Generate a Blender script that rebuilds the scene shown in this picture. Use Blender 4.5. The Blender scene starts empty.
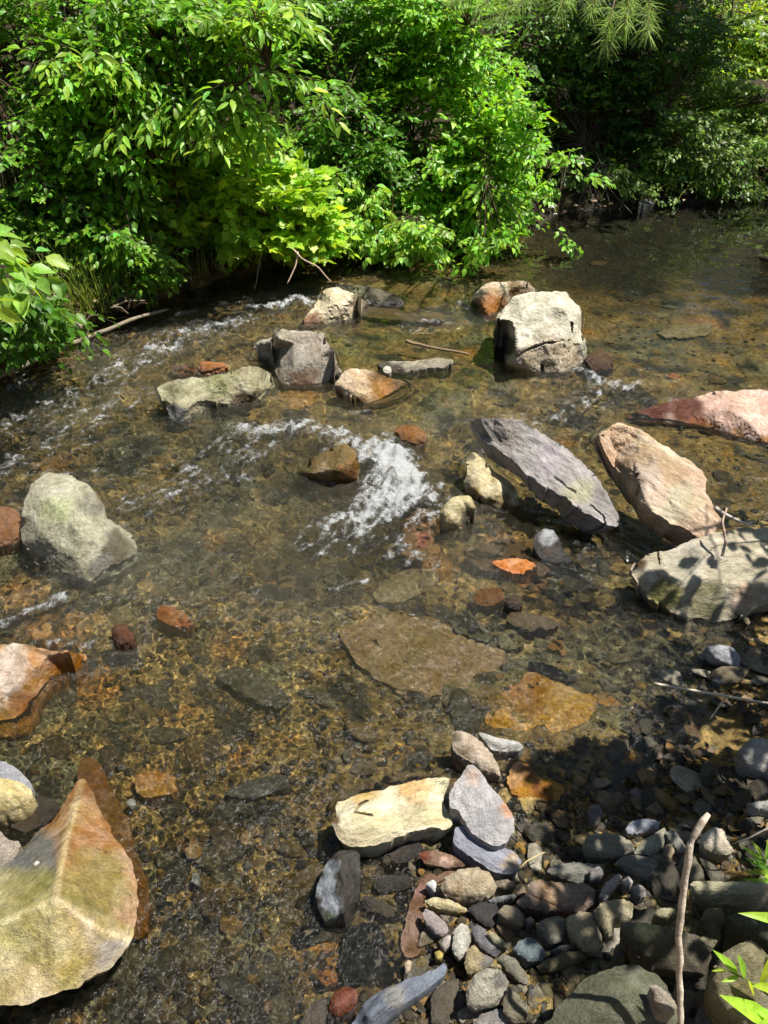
import bpy, math, random
import numpy as np
from mathutils import Vector
from mathutils.geometry import delaunay_2d_cdt
rng = np.random.default_rng(7)
random.seed(7)
sc = bpy.context.scene
COL = sc.collection
RAD = math.radians
# ------------------------------------------------------------------ camera
CAMZ, PITCH, FPX = 1.65, RAD(36), 739.0
CP, SP = math.cos(PITCH), math.sin(PITCH)
CAM = np.array([0., 0., CAMZ])
def ray(u, v):
    x = (np.asarray(u, float) - 384) / FPX; y = -(np.asarray(v, float) - 512) / FPX
    x, y = np.broadcast_arrays(x, y)
    return np.stack([x, CP + y * SP, y * CP - SP], -1)
def unproj(u, v, z):                       # point of the pixel's ray at height z
    d = ray(u, v); t = (np.asarray(z, float) - CAMZ) / d[..., 2]
    return CAM + d * t[..., None]
def atY(u, v, Y):                          # point of the pixel's ray at distance Y ahead
    d = ray(u, v); return CAM + d * (np.asarray(Y, float) / d[..., 1])[..., None]
def atT(u, v, t): return CAM + ray(u, v) * np.asarray(t, float)[..., None]
def proj(P):
    P = np.asarray(P, float) - CAM
    f = P[..., 1] * CP - P[..., 2] * SP; up = P[..., 1] * SP + P[..., 2] * CP
    f = np.maximum(f, 1e-3)
    return 384 + FPX * P[..., 0] / f, 512 - FPX * up / f
SUN_EL, SUN_H = RAD(67), np.array([0.99, 0.06]) / math.hypot(.99, .06)
SUN = np.array([SUN_H[0] * math.cos(SUN_EL), SUN_H[1] * math.cos(SUN_EL), math.sin(SUN_EL)])
# ------------------------------------------------------------------ noise
_p = np.random.default_rng(3).permutation(256); _p = np.concatenate([_p, _p, _p])
_g = np.random.default_rng(4).normal(size=(256, 3)); _g /= np.linalg.norm(_g, axis=1)[:, None]
def pn(x, y, z=0.0):
    x, y, z = np.broadcast_arrays(np.asarray(x, float), np.asarray(y, float), np.asarray(z, float))
    xi = np.floor(x).astype(int); yi = np.floor(y).astype(int); zi = np.floor(z).astype(int)
    xf, yf, zf = x - xi, y - yi, z - zi
    f = lambda t: t * t * t * (t * (t * 6 - 15) + 10)
    a, b, c = f(xf), f(yf), f(zf); r = 0
    for i in (0, 1):
        for j in (0, 1):
            for k in (0, 1):
                h = _p[_p[_p[(xi + i) & 255] + ((yi + j) & 255)] + ((zi + k) & 255)]; g = _g[h]
                w = (a if i else 1 - a) * (b if j else 1 - b) * (c if k else 1 - c)
                r = r + w * (g[..., 0] * (xf - i) + g[..., 1] * (yf - j) + g[..., 2] * (zf - k))
    return r * 1.5
def fbm(x, y, z=0., o=4, gain=.5):
    r, a = 0, 1.
    for i in range(o): r = r + a * pn(x * 2**i + 17.3 * i, y * 2**i + 5.1 * i, np.asarray(z) * 2**i + 3.7 * i); a *= gain
    return r
def sstep(a, b, x):
    t = np.clip((x - a) / (b - a), 0, 1); return t * t * (3 - 2 * t)
# ------------------------------------------------------------------ mesh helpers
def lin(c, k=1.0):
    c = np.asarray(c, float) / 255.
    return np.where(c <= .04045, c / 12.92, ((c + .055) / 1.055) ** 2.4) * k
def mesh_obj(name, V, F, mat=None, col=None, parent=None, smooth=True, attrs=None):
    V = np.asarray(V, np.float32); me = bpy.data.meshes.new(name)
    F = np.asarray(F, np.int32)
    me.vertices.add(len(V)); me.vertices.foreach_set('co', V.ravel())
    n, k = F.shape
    me.loops.add(n * k); me.loops.foreach_set('vertex_index', F.ravel())
    me.polygons.add(n); me.polygons.foreach_set('loop_start', np.arange(0, n * k, k, dtype=np.int32))
    me.polygons.foreach_set('loop_total', np.full(n, k, np.int32))
    me.polygons.foreach_set('use_smooth', np.full(n, smooth))
    me.update(calc_edges=True); me.validate()
    if col is not None:
        a = me.attributes.new('Col', 'FLOAT_COLOR', 'POINT')
        c = np.ones((len(V), 4), np.float32); c[:, :3] = col; a.data.foreach_set('color', c.ravel())
    for k2, val in (attrs or {}).items():
        a = me.attributes.new(k2, 'FLOAT', 'POINT'); a.data.foreach_set('value', np.asarray(val, np.float32).ravel())
    o = bpy.data.objects.new(name, me); COL.objects.link(o)
    if mat: me.materials.append(mat)
    if parent: o.parent = parent
    return o
def tag(o, label=None, cat=None, group=None, kind=None):
    if label: o['label'] = label
    if cat: o['category'] = cat
    if group: o['group'] = group
    if kind: o['kind'] = kind
    return o
def empty(name, loc):
    o = bpy.data.objects.new(name, None); COL.objects.link(o); o.location = loc; o.empty_display_size = .1
    return o
def part(o, root):                         # parent, keeping the world-space mesh where it is
    o.parent = root; o.location = -Vector(root.location); return o
def tubes(P, Rr, sides=5):                 # P: N x M x 3, R: N x M
    P = np.asarray(P, float); N, M, _ = P.shape
    T = np.gradient(P, axis=1); T /= np.linalg.norm(T, axis=2)[..., None] + 1e-9
    up = np.where(np.abs(T[..., 2:3]) > .9, np.array([1., 0, 0]), np.array([0, 0, 1.]))
    A = np.cross(T, up); A /= np.linalg.norm(A, axis=2)[..., None] + 1e-9; B = np.cross(T, A)
    th = np.linspace(0, 2 * math.pi, sides, endpoint=False)
    V = P[:, :, None, :] + np.asarray(Rr)[:, :, None, None] * (np.cos(th)[None, None, :, None] * A[:, :, None, :] + np.sin(th)[None, None, :, None] * B[:, :, None, :])
    idx = np.arange(N * M * sides).reshape(N, M, sides)
    a = idx[:, :-1]; b = idx[:, 1:]
    F = np.stack([a, np.roll(a, -1, 2), np.roll(b, -1, 2), b], -1).reshape(-1, 4)
    return V.reshape(-1, 3), F
def curve_pts(pts, n):
    pts = np.asarray(pts, float); s = np.concatenate([[0], np.cumsum(np.linalg.norm(np.diff(pts, axis=0), axis=1))])
    q = np.linspace(0, s[-1], n * 4)
    r = np.stack([np.interp(q, s, pts[:, i]) for i in range(pts.shape[1])], 1)
    for _ in range(n // 2):
        r[1:-1] = (r[:-2] + 2 * r[1:-1] + r[2:]) / 4
    return r[np.linspace(0, len(r) - 1, n).astype(int)]
def stick(name, label, cat, pts, r0, r1, col, mat, n=24, knob=.12, seed=0, group=None):
    P = curve_pts(pts, n); L = np.linalg.norm(P[-1] - P[0])
    w = np.stack([pn(np.arange(n) * .3, seed + i * 7.7) for i in range(3)], 1) * r0 * .5; w[0] = 0
    P = P + w; R_ = np.linspace(r0, r1, n) * (1 + knob * pn(np.arange(n) * .9, seed + 3.3)); R_[-1] *= .6
    V, F = tubes(P[None], R_[None], 7)
    s = len(V); V = np.concatenate([V, P[-1:], P[:1]])
    caps = [[s - 7 + i, s - 7 + (i + 1) % 7, s, s] for i in range(7)] + [[(i + 1) % 7, i, s + 1, s + 1] for i in range(7)]
    Fq = np.concatenate([F, np.array(caps)])
    Ft = np.concatenate([Fq[:, [0, 1, 2]], Fq[:len(F)][:, [0, 2, 3]]])
    c = lin(col, .8) * (1 + .25 * pn(V[:, 0] * 40, V[:, 1] * 40, V[:, 2] * 40))[:, None]
    return tag(mesh_obj(name, V, Ft, mat, np.clip(c, 0, 1)), label, cat, group)
# ------------------------------------------------------------------ materials
class NT:
    def __init__(s, name):
        s.m = bpy.data.materials.new(name); s.m.use_nodes = True; s.t = s.m.node_tree
        s.t.nodes.clear(); s.out = s.n('OutputMaterial')
    def n(s, typ, **kw):
        nd = s.t.nodes.new('ShaderNode' + typ)
        for k, v in kw.items():
            if k in nd.inputs.keys() if isinstance(k, str) else False: s.set(nd, k, v)
            else: setattr(nd, k, v)
        return nd
    def set(s, nd, k, v):
        i = nd.inputs[k]
        if isinstance(v, bpy.types.NodeSocket): s.t.links.new(v, i)
        else: i.default_value = v
    def math(s, op, a, b=None, c=None, clamp=False):
        nd = s.n('Math', operation=op, use_clamp=clamp)
        for i, v in enumerate((a, b, c)):
            if v is not None: s.set(nd, i, v)
        return nd.outputs[0]
    def noise(s, vec, scale, detail=4, rough=.55, dist=0.):
        nd = s.n('TexNoise'); s.set(nd, 'Vector', vec); s.set(nd, 'Scale', scale); s.set(nd, 'Detail', detail); s.set(nd, 'Roughness', rough); s.set(nd, 'Distortion', dist)
        return nd.outputs['Fac']
    def rng(s, v, a, b, c, d, smooth=False):
        nd = s.n('MapRange', clamp=True)
        if smooth: nd.interpolation_type = 'SMOOTHSTEP'
        for i, x in enumerate((v, a, b, c, d)): s.set(nd, i, x)
        return nd.outputs[0]
    def mix(s, f, a, b, mode='MIX'):
        nd = s.n('MixRGB', blend_type=mode); s.set(nd, 0, f)
        for i, v in ((1, a), (2, b)):
            s.set(nd, i, v if isinstance(v, bpy.types.NodeSocket) else (*v, 1))
        return nd.outputs[0]
    def scale(s, c, f):
        nd = s.n('VectorMath', operation='SCALE'); s.set(nd, 0, c); s.set(nd, 'Scale', f); return nd.outputs[0]
    def attr(s, name, fac=False):
        nd = s.n('Attribute', attribute_name=name); return nd.outputs['Fac' if fac else 'Color']
    def pos(s): return s.n('NewGeometry').outputs['Position']
    def bump(s, h, strength, dist, normal=None):
        nd = s.n('Bump'); s.set(nd, 'Height', h); s.set(nd, 'Strength', strength); s.set(nd, 'Distance', dist)
        if normal: s.set(nd, 'Normal', normal)
        return nd.outputs[0]
    def principled(s, color, rough, normal=None, spec=.5):
        nd = s.n('BsdfPrincipled'); s.set(nd, 'Base Color', color if isinstance(color, bpy.types.NodeSocket) else (*color, 1)); s.set(nd, 'Roughness', rough); s.set(nd, 'Specular IOR Level', spec)
        if normal: s.set(nd, 'Normal', normal)
        return nd.outputs[0]
    def finish(s, sh): s.t.links.new(sh, s.out.inputs[0]); return s.m

def rock_material(name, strata=None, grain=1.0, wetline=.02):
    t = NT(name); p = t.pos()
    vec = p
    if strata is not None:                                    # split along one direction, like slate
        mp = t.n('Mapping', vector_type='TEXTURE'); t.set(mp, 'Vector', p); t.set(mp, 'Rotation', (0, 0, strata)); t.set(mp, 'Scale', (2., .85, .85)); vec = mp.outputs[0]
    n1 = t.noise(vec, 11, 6, .62, .8); n2 = t.noise(vec, 55, 7, .72); n3 = t.noise(p, 330, 3, .75); n4 = t.noise(p, 5, 3, .5); n5 = t.noise(p, 120, 4, .8)
    c = t.attr('Col')
    c = t.scale(c, t.rng(n1, .3, .7, .66, 1.28)); c = t.scale(c, t.rng(n2, .32, .68, .66, 1.28)); c = t.scale(c, t.rng(n3, .3, .7, 1 - .25 * grain, 1 + .25 * grain)); c = t.scale(c, t.rng(n5, .32, .68, 1 - .16 * grain, 1 + .14 * grain))
    hs = t.n('HueSaturation'); t.set(hs, 'Hue', t.rng(n4, .3, .7, .487, .513)); t.set(hs, 'Saturation', t.rng(n1, .3, .7, 1.15, .7)); t.set(hs, 'Color', c); c = hs.outputs[0]
    lich = t.rng(t.noise(p, 23, 7, .7, 1.2), .6, .68, 0, .4)
    c = t.mix(lich, c, t.scale(c, 1.45))
    pit = t.rng(t.noise(vec, 90, 5, .75), .35, .25, 0, .75)
    c = t.mix(pit, c, t.scale(c, .35))
    wv = t.n('VectorMath', operation='ADD'); ns = t.n('TexNoise'); t.set(ns, 'Vector', vec); t.set(ns, 'Scale', 14.); t.set(ns, 'Detail', 5.)
    t.set(wv, 0, vec); t.set(wv, 1, t.scale(ns.outputs['Color'], .12))
    ce = t.n('TexVoronoi', feature='DISTANCE_TO_EDGE'); t.set(ce, 'Vector', wv.outputs[0]); t.set(ce, 'Scale', 9.)
    crack = t.math('MULTIPLY', t.rng(ce.outputs['Distance'], .007, .0, 0, 1), t.rng(n4, .57, .66, 0, .6))
    c = t.mix(crack, c, t.scale(c, .25))
    cf = t.n('TexVoronoi'); t.set(cf, 'Vector', wv.outputs[0]); t.set(cf, 'Scale', 26.)
    sep = t.n('SeparateXYZ'); t.set(sep, 0, p)
    zz = t.math('ADD', sep.outputs[2], t.math('MULTIPLY', t.math('SUBTRACT', n1, .5), .05))
    wet = t.math('MAXIMUM', t.rng(zz, wetline + .008, wetline - .006, 0, 1, True), t.attr('wet', True), clamp=True)
    stain = t.math('MULTIPLY', wet, t.rng(n4, .5, .7, 0, .22))
    c = t.mix(stain, c, (.26, .125, .022))
    c = t.scale(c, t.rng(wet, 0, 1, 1, .72))
    ro = t.rng(wet, 0, 1, .88, .25)
    h = t.math('ADD', t.math('MULTIPLY', n1, .8), t.math('ADD', t.math('MULTIPLY', n2, .6), t.math('MULTIPLY', n3, .16 * grain)))
    h = t.math('ADD', h, t.math('MULTIPLY', cf.outputs['Distance'], .3))
    h = t.math('SUBTRACT', h, t.math('ADD', t.math('MULTIPLY', pit, .25), t.math('MULTIPLY', crack, .5)))
    return t.finish(t.principled(c, ro, t.bump(h, .9, .02), .4))
M_ROCK = rock_material('rock_surface')
M_GRAN = rock_material('granular_rock', grain=1.15)
_slates = {}
def slate(deg):
    if deg not in _slates: _slates[deg] = rock_material('slate', strata=RAD(deg), grain=.7)
    return _slates[deg]
def leaf_material():
    t = NT('leaf'); c = t.attr('Col'); p = t.pos()
    c2 = t.scale(c, t.rng(t.noise(p, 60, 2), .3, .7, .8, 1.2))
    pr = t.principled(c2, .42, None, .45)
    tr = t.n('BsdfTranslucent'); t.set(tr, 'Color', t.mix(1., c2, (1.25, 1.15, .45), 'MULTIPLY'))
    mx = t.n('MixShader'); t.set(mx, 0, .48); t.set(mx, 1, pr); t.set(mx, 2, tr.outputs[0])
    return t.finish(mx.outputs[0])
M_LEAF = leaf_material()
def bark_material():
    t = NT('bark'); p = t.pos(); c = t.attr('Col'); n = t.noise(p, 70, 5, .7)
    return t.finish(t.principled(t.scale(c, t.rng(n, .3, .7, .55, 1.35)), .85, t.bump(n, .6, .006), .3))
M_BARK = bark_material()
def litter_material():
    t = NT('dead_leaf'); return t.finish(t.principled(t.attr('Col'), .6, None, .4))
M_LITTER = litter_material()
def petal_material():
    t = NT('petal'); return t.finish(t.principled((.8, .8, .74), .6))
M_PETAL = petal_material()
# ------------------------------------------------------------------ terrain
BANKPX = [(-420, 560), (-200, 462), (0, 374), (60, 340), (110, 318), (150, 302), (230, 276), (330, 257), (430, 249), (500, 237), (560, 217), (640, 207), (768, 198), (960, 190), (1300, 180)]
_bk = unproj(*np.array(BANKPX).T, 0.0)
def bank_d(x, y): return (y - np.interp(x, _bk[:, 0], _bk[:, 1])) * .85
CTL = [(768,640,.0),(768,700,.03),(768,800,.09),(768,900,.14),(768,1010,.19),(690,700,-.025),(650,740,-.03),(600,780,-.02),(570,815,-.005),(520,850,.005),(480,870,.005),(440,890,-.005),(400,900,-.03),(360,960,-.045),(420,1010,-.01),(500,940,.025),(560,900,.03),(620,880,.05),(700,860,.075),(700,960,.12),(620,980,.1),(540,1010,.07),(460,1000,.02),(320,1010,-.08),(250,900,-.09),(200,800,-.1),(150,1000,-.09),(300,760,-.085),(450,740,-.05),(400,650,-.07),(550,700,-.05),(620,660,-.05),(680,640,-.04),(560,600,-.08),(460,560,-.09),(300,600,-.11),(150,650,-.11),(60,700,-.09),(20,600,-.08),(200,500,-.12),(350,520,-.13),(100,430,-.08),(300,420,-.09),(450,420,-.11),(560,420,-.11),(660,440,-.06),(740,470,-.05),(700,340,-.1),(620,300,-.14),(740,260,-.3),(600,240,-.26),(450,280,-.11),(250,320,-.09),(400,330,-.09),(50,380,-.1),(200,640,-.1),(230,720,-.1)]
_c = np.array(CTL, float); _cp = unproj(_c[:, 0], _c[:, 1], _c[:, 2])
_cp = np.concatenate([_cp, [(-1, 0, -.1), (-.3, .2, -.05), (.35, .3, .12), (1, .3, .3), (1.7, 1.2, .32), (2.1, 2, .28), (2.6, 2.6, .25), (3.4, 3.2, .25), (4.5, 4, .3), (-2.5, 1.5, -.1), (-3, 2.5, -.1), (-1.5, .8, -.1), (4, 5.5, -.25), (5.5, 6, -.2), (2.2, 3.6, -.08)]])
def ground_z(x, y):
    x = np.asarray(x, float); y = np.asarray(y, float); sh = x.shape; xf, yf = x.ravel(), y.ravel()
    w = np.zeros_like(xf); a = np.zeros_like(xf)
    for cx, cy, cz in _cp:
        k = 1 / ((xf - cx) ** 2 + (yf - cy) ** 2 + .006) ** 1.6
        w += k; a += k * cz
    z = (a / w).reshape(sh)
    d = bank_d(x, y)
    dn = d + .12 * fbm(x * 2.2, y * 2.2, 1., 3)
    b = .28 * sstep(-.05, .22, dn) + .16 * sstep(.2, .8, dn) + np.maximum(dn - .4, 0) * .3 * sstep(.3, 2, dn)
    b = b * (.65 + .35 * sstep(1.5, .5, x)) 
    k = sstep(-.12, .05, dn)
    z = z * (1 - k) + (-.03 + b) * k
    r = np.hypot(x, y)
    rise = np.maximum(r - 13, 0) * .22 * sstep(13, 22, r)
    fine = .018 * fbm(x * 5, y * 5, 2., 3) + .008 * fbm(x * 19, y * 19, 4., 2)
    return z + fine * (1 + 2.5 * sstep(0, .6, d)) + rise + .25 * sstep(.5, 3, d) * fbm(x * .9, y * .9, 8., 3)
def on_ground(u, v, it=5):
    z = np.zeros(np.shape(u))
    for _ in range(it):
        P = unproj(u, v, z); z = .5 * z + .5 * ground_z(P[..., 0], P[..., 1])
    return unproj(u, v, z)
def fan(vs, ns, k=.72, pad=.35):           # a grid of rows across the stream, finer close by
    d = ray(384, vs); t = -CAMZ / d[:, 2]; ys = t * d[:, 1]
    hw = k * np.hypot(ys, CAMZ) + pad
    s = np.linspace(-1, 1, ns)
    X = hw[:, None] * s[None]; Y = np.repeat(ys[:, None], ns, 1)
    idx = np.arange(X.size).reshape(X.shape)
    F = np.stack([idx[:-1, :-1], idx[1:, :-1], idx[1:, 1:], idx[:-1, 1:]], -1).reshape(-1, 4)[:, ::-1]
    return X, Y, F
def ground_material():
    t = NT('stream_ground'); p = t.pos(); c = t.attr('Col')
    n1 = t.noise(p, 14, 5, .65, .8); n2 = t.noise(p, 60, 5, .7); n3 = t.noise(p, 190, 3, .7)
    vo = t.n('TexVoronoi'); t.set(vo, 'Vector', p); t.set(vo, 'Scale', 42.)
    c = t.scale(c, t.rng(n1, .3, .7, .6, 1.4)); c = t.scale(c, t.rng(n2, .32, .68, .55, 1.45)); c = t.scale(c, t.rng(n3, .3, .7, .65, 1.35))
    c = t.mix(.55, c, t.scale(c, t.rng(vo.outputs['Color'], 0, 1, .5, 1.6)))
    sep = t.n('SeparateXYZ'); t.set(sep, 0, p)
    ro = t.rng(sep.outputs[2], .03, .0, .9, .45)
    h = t.math('ADD', t.math('MULTIPLY', n2, .6), t.math('ADD', t.math('MULTIPLY', n3, .25), t.math('MULTIPLY', vo.outputs['Distance'], -.5)))
    return t.finish(t.principled(c, ro, t.bump(h, .9, .02), .3))
M_GROUND = ground_material()
def bed_color(x, y):
    n = fbm(x * 2.2, y * 2.2, 3., 4); m = fbm(x * 6, y * 6, 9., 4); q = fbm(x * 9, y * 9, 21., 3)
    c = np.ones(x.shape + (3,)) * lin((120, 98, 54))
    k = sstep(-.1, .5, n)[..., None]; c = c * (1 - k) + k * lin((104, 98, 70))
    k = sstep(.15, .5, m)[..., None]; c = c * (1 - k) + k * lin((138, 116, 68))
    k = .4 * sstep(.4, .7, q)[..., None]; c = c * (1 - k) + k * lin((168, 118, 40))
    k = sstep(.1, .5, -m)[..., None]; c = c * (1 - k) + k * lin((52, 48, 36))
    for pu, pv, pr in ((420,540,.13),(515,565,.16),(440,575,.1),(300,405,.12),(60,640,.12),(20,600,.1),(152,790,.07),(195,855,.04),(340,480,.09),(650,770,.06),(100,690,.09),(180,720,.06),(240,760,.05),(330,960,.08),(300,900,.05),(230,650,.07),(215,545,.07),(60,470,.1),(560,450,.08),(380,600,.07),(700,330,.12),(580,340,.1),(470,360,.09)):
        c0 = unproj(np.array(pu), np.array(pv), -.08); k = .55 * sstep(1.2, .4, np.hypot(x - c0[0], y - c0[1]) / pr + .35 * q + .25 * m); k = k[..., None]; c = c * (1 - k) + k * lin((166, 112, 48))
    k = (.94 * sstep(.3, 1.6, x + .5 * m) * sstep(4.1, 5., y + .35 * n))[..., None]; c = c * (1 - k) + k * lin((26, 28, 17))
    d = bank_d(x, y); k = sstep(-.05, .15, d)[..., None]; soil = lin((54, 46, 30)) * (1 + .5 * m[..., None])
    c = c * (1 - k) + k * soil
    return np.clip(c, .004, 1)
X, Y, F = fan(np.concatenate([np.linspace(1500, 1060, 40), np.linspace(1058, 190, 330), np.linspace(187, 60, 60)]), 380, .85, .5)
Z = ground_z(X, Y)
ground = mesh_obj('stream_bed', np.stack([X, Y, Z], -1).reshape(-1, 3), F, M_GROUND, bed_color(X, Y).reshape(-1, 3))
tag(ground, kind='structure')
xs = np.concatenate([np.linspace(-60, -9, 30), np.linspace(-8.5, 8.5, 60), np.linspace(9, 60, 30)])
ys = np.concatenate([np.linspace(-50, -.4, 34), np.linspace(-.2, 14, 60), np.linspace(15, 70, 34)])
gx, gy = np.meshgrid(xs, ys); gz = ground_z(gx, gy) 
inside = (np.abs(gx) < .85 * np.hypot(gy, CAMZ) + .6) & (gy > -.3) & (gy < 13)
gz = gz - np.where(inside, .25, .0)
idx = np.arange(gx.size).reshape(gx.shape)
F2 = np.stack([idx[:-1, :-1], idx[:-1, 1:], idx[1:, 1:], idx[1:, :-1]], -1).reshape(-1, 4)
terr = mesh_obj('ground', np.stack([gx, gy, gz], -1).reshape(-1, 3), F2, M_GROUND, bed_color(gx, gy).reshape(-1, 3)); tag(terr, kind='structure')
# ------------------------------------------------------------------ rocks
CR = dict(P=(0, 0, 1), A=(300, 720, 4.8), B=(300, 860, 4.8), C=(440, 720, 4.8), D=(430, 864, 4.518), E=(590, 720, 4.315), F=(590, 864, 4.315), G=(0, 600, 2.417), H=(590, 520, 4.315),
          Q3=(0, 250, 2), Q4=(384, 250, 2), Q5=(0, 550, 2), Q6=(384, 550, 2), Q7=(0, 724, 2), Q8=(384, 724, 2), O=(460, 410, 5.12), R=(580, 400, 4.085), M=(440, 270, 4.8), L=(150, 270, 4.8), J=(260, 270, 3.491), N=(210, 400, 2.954), W=(0, 450, 3.84), K=(380, 500, 3.491), U=(600, 150, 4.095), T=(560, 0, 3.69))
ROCK_POLYS = []
def inpoly(px, py, poly):
    r = np.zeros(np.shape(px), bool); n = len(poly)
    for i in range(n):
        x1, y1 = poly[i][:2]; x2, y2 = poly[(i + 1) % n][:2]
        c = ((y1 > py) != (y2 > py)) & (px < (x2 - x1) * (py - y1) / ((y2 - y1) if y2 != y1 else 1e-9) + x1)
        r ^= c
    return r
def seg_dist(px, py, poly, closed=True):
    d = np.full(np.shape(px), 1e9); n = len(poly)
    for i in range(n if closed else n - 1):
        ax, ay = poly[i][:2]; bx, by = poly[(i + 1) % n][:2]
        vx, vy = bx - ax, by - ay; t = np.clip(((px - ax) * vx + (py - ay) * vy) / (vx * vx + vy * vy + 1e-9), 0, 1)
        d = np.minimum(d, np.hypot(px - ax - t * vx, py - ay - t * vy))
    return d
_seed = [0]
def rock(name, label, cr, out, col, z=(.1, 0.), inner=(), paint=(), dome=0., thick=None, under=.08, zb=None, amp=1., wet=0., mat=None, rel=False, cat=None, group=None, grooves=(), fine=None, smooth=2, jag=1., strat=None, dr=.3, cut=.18):
    """out: outline in a crop's pixels, (x, y[, height]); the rest of the shape is found in 3D from the heights.
    z = heights of the farthest and nearest outline point; thick: a slab with that thickness, open underneath."""
    _seed[0] += 1; sd = _seed[0] * 3.17
    x0, y0, k = CR[cr]
    O = [((p[0]) / k + x0, (p[1]) / k + y0, p[2] if len(p) > 2 else None) for p in out]
    I = [((p[0]) / k + x0, (p[1]) / k + y0, p[2]) for p in inner]
    vs = np.array([p[1] for p in O]); v0, v1 = vs.min(), vs.max()
    O = np.array([(u, v, (z[0] + (z[1] - z[0]) * (v - v0) / (v1 - v0 + 1e-6)) if h is None else h) for u, v, h in O])
    area = .5 * np.sum(O[:, 0] * np.roll(O[:, 1], -1) - np.roll(O[:, 0], -1) * O[:, 1])
    if area < 0: O = O[::-1]
    ROCK_POLYS.append(O[:, :2].copy())
    base = 0.
    if rel:
        cc = on_ground(np.array([O[:, 0].mean()]), np.array([O[:, 1].mean()]))[0]; base = cc[2]
        O[:, 2] += base; I = [(a, b, c + base) for a, b, c in I]
    diag = math.hypot(np.ptp(O[:, 0]), np.ptp(O[:, 1]))
    step = fine or max(1.3, diag / 42)
    # coarse height field
    cpts = [Vector((p[0], p[1])) for p in O] + [Vector((p[0], p[1])) for p in I]
    ch = np.concatenate([O[:, 2], [p[2] for p in I]]) if len(I) else O[:, 2]
    cv, _, cf, ov, _, _ = delaunay_2d_cdt(cpts, [], [list(range(len(O)))], 1, 1e-4)
    ctri = []
    for f in cf: ctri.append(list(f)[:3])
    chh = np.array([ch[ov[i][0]] if ov[i] else O[:, 2].mean() for i in range(len(cv))])
    # outline: dense, roughened
    seg = []
    n = len(O)
    Oc = O
    q = []
    for i in range(n):                                          # one corner-cutting pass
        a, b = Oc[i], Oc[(i + 1) % n]; q += [a * (1 - cut) + b * cut, a * cut + b * (1 - cut)]
    Oc = np.array(q); n = len(Oc)
    for i in range(n):
        a, b = Oc[i], Oc[(i + 1) % n]; m = max(1, int(round(math.hypot(*(b - a)[:2]) / step)))
        for j in range(m): seg.append(a + (b - a) * j / m)
    S = np.array(seg)
    nx = np.roll(S[:, 1], -1) - np.roll(S[:, 1], 1); ny = -(np.roll(S[:, 0], -1) - np.roll(S[:, 0], 1)); ln = np.hypot(nx, ny) + 1e-9
    j = jag * diag * .012 * fbm(S[:, 0] * 14 / diag, S[:, 1] * 14 / diag, sd, 3)
    S[:, 0] += nx / ln * j; S[:, 1] += ny / ln * j
    gx, gy = np.meshgrid(np.arange(O[:, 0].min(), O[:, 0].max(), step), np.arange(O[:, 1].min(), O[:, 1].max(), step * .9))
    gx = gx + (np.arange(gx.shape[0]) % 2)[:, None] * step / 2
    gx = gx.ravel() + rng.uniform(-.2, .2, gx.size) * step; gy = gy.ravel() + rng.uniform(-.2, .2, gy.size) * step
    ok = inpoly(gx, gy, S) & (seg_dist(gx, gy, S) > step * .55)
    gx, gy = gx[ok], gy[ok]
    PU = np.concatenate([S[:, 0], gx]); PV = np.concatenate([S[:, 1], gy])
    vv, _, ff, ov, _, _ = delaunay_2d_cdt([Vector(p) for p in zip(PU, PV)], [], [list(range(len(S)))], 1, 1e-5)
    PU = np.array([p[0] for p in vv]); PV = np.array([p[1] for p in vv]); T = np.array([list(f)[:3] for f in ff])
    no = len(S)
    H = np.full(len(PU), np.nan)
    for a, b, c in ctri:
        (x1, y1), (x2, y2), (x3, y3) = cv[a], cv[b], cv[c]; dt = (y2 - y3) * (x1 - x3) + (x3 - x2) * (y1 - y3)
        if abs(dt) < 1e-9: continue
        l1 = ((y2 - y3) * (PU - x3) + (x3 - x2) * (PV - y3)) / dt; l2 = ((y3 - y1) * (PU - x3) + (x1 - x3) * (PV - y3)) / dt; l3 = 1 - l1 - l2
        m = (l1 >= -.03) & (l2 >= -.03) & (l3 >= -.03) & np.isnan(H); H[m] = (l1 * chh[a] + l2 * chh[b] + l3 * chh[c])[m]
    bad = np.isnan(H)
    if bad.any():
        for i in np.where(bad)[0]: H[i] = O[np.argmin((O[:, 0] - PU[i]) ** 2 + (O[:, 1] - PV[i]) ** 2), 2]
    bd = seg_dist(PU, PV, O)
    if dome: H = H + dome * np.sqrt(np.clip(1 - (1 - np.clip(bd / (diag * dr), 0, 1)) ** 2, 0, 1)) 
    # smooth heights
    E = np.concatenate([T[:, [0, 1]], T[:, [1, 2]], T[:, [2, 0]]]); cnt = np.bincount(E[:, 0], minlength=len(PU)) + np.bincount(E[:, 1], minlength=len(PU))
    for _ in range(smooth):
        s = np.bincount(E[:, 0], H[E[:, 1]], len(PU)) + np.bincount(E[:, 1], H[E[:, 0]], len(PU))
        Hn = .5 * H + .5 * s / np.maximum(cnt, 1); Hn[:no] = H[:no] if not dome else Hn[:no]; H = Hn
    for g, dep in grooves:
        gl = [((p[0]) / k + x0, (p[1]) / k + y0) for p in g]
        H = H - dep * np.clip(1 - seg_dist(PU, PV, gl, False) / max(step * .9, 1.2), 0, 1)
    V = unproj(PU, PV, H)
    # make sure faces point to the camera
    a, b, c = V[T[:, 0]], V[T[:, 1]], V[T[:, 2]]; fn = np.cross(b - a, c - a); flip = np.sum(fn * (CAM - a), 1) < 0
    T[flip] = T[flip][:, ::-1]
    size = max(np.ptp(V[:, 0]), np.ptp(V[:, 1]))
    # border order: use the outline vertices (first no of input)
    loop = np.array([i for i in range(len(vv)) if ov[i] and ov[i][0] < no]); loop = loop[np.argsort([ov[i][0] for i in loop])]
    ctr = V[loop].mean(0)
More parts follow.
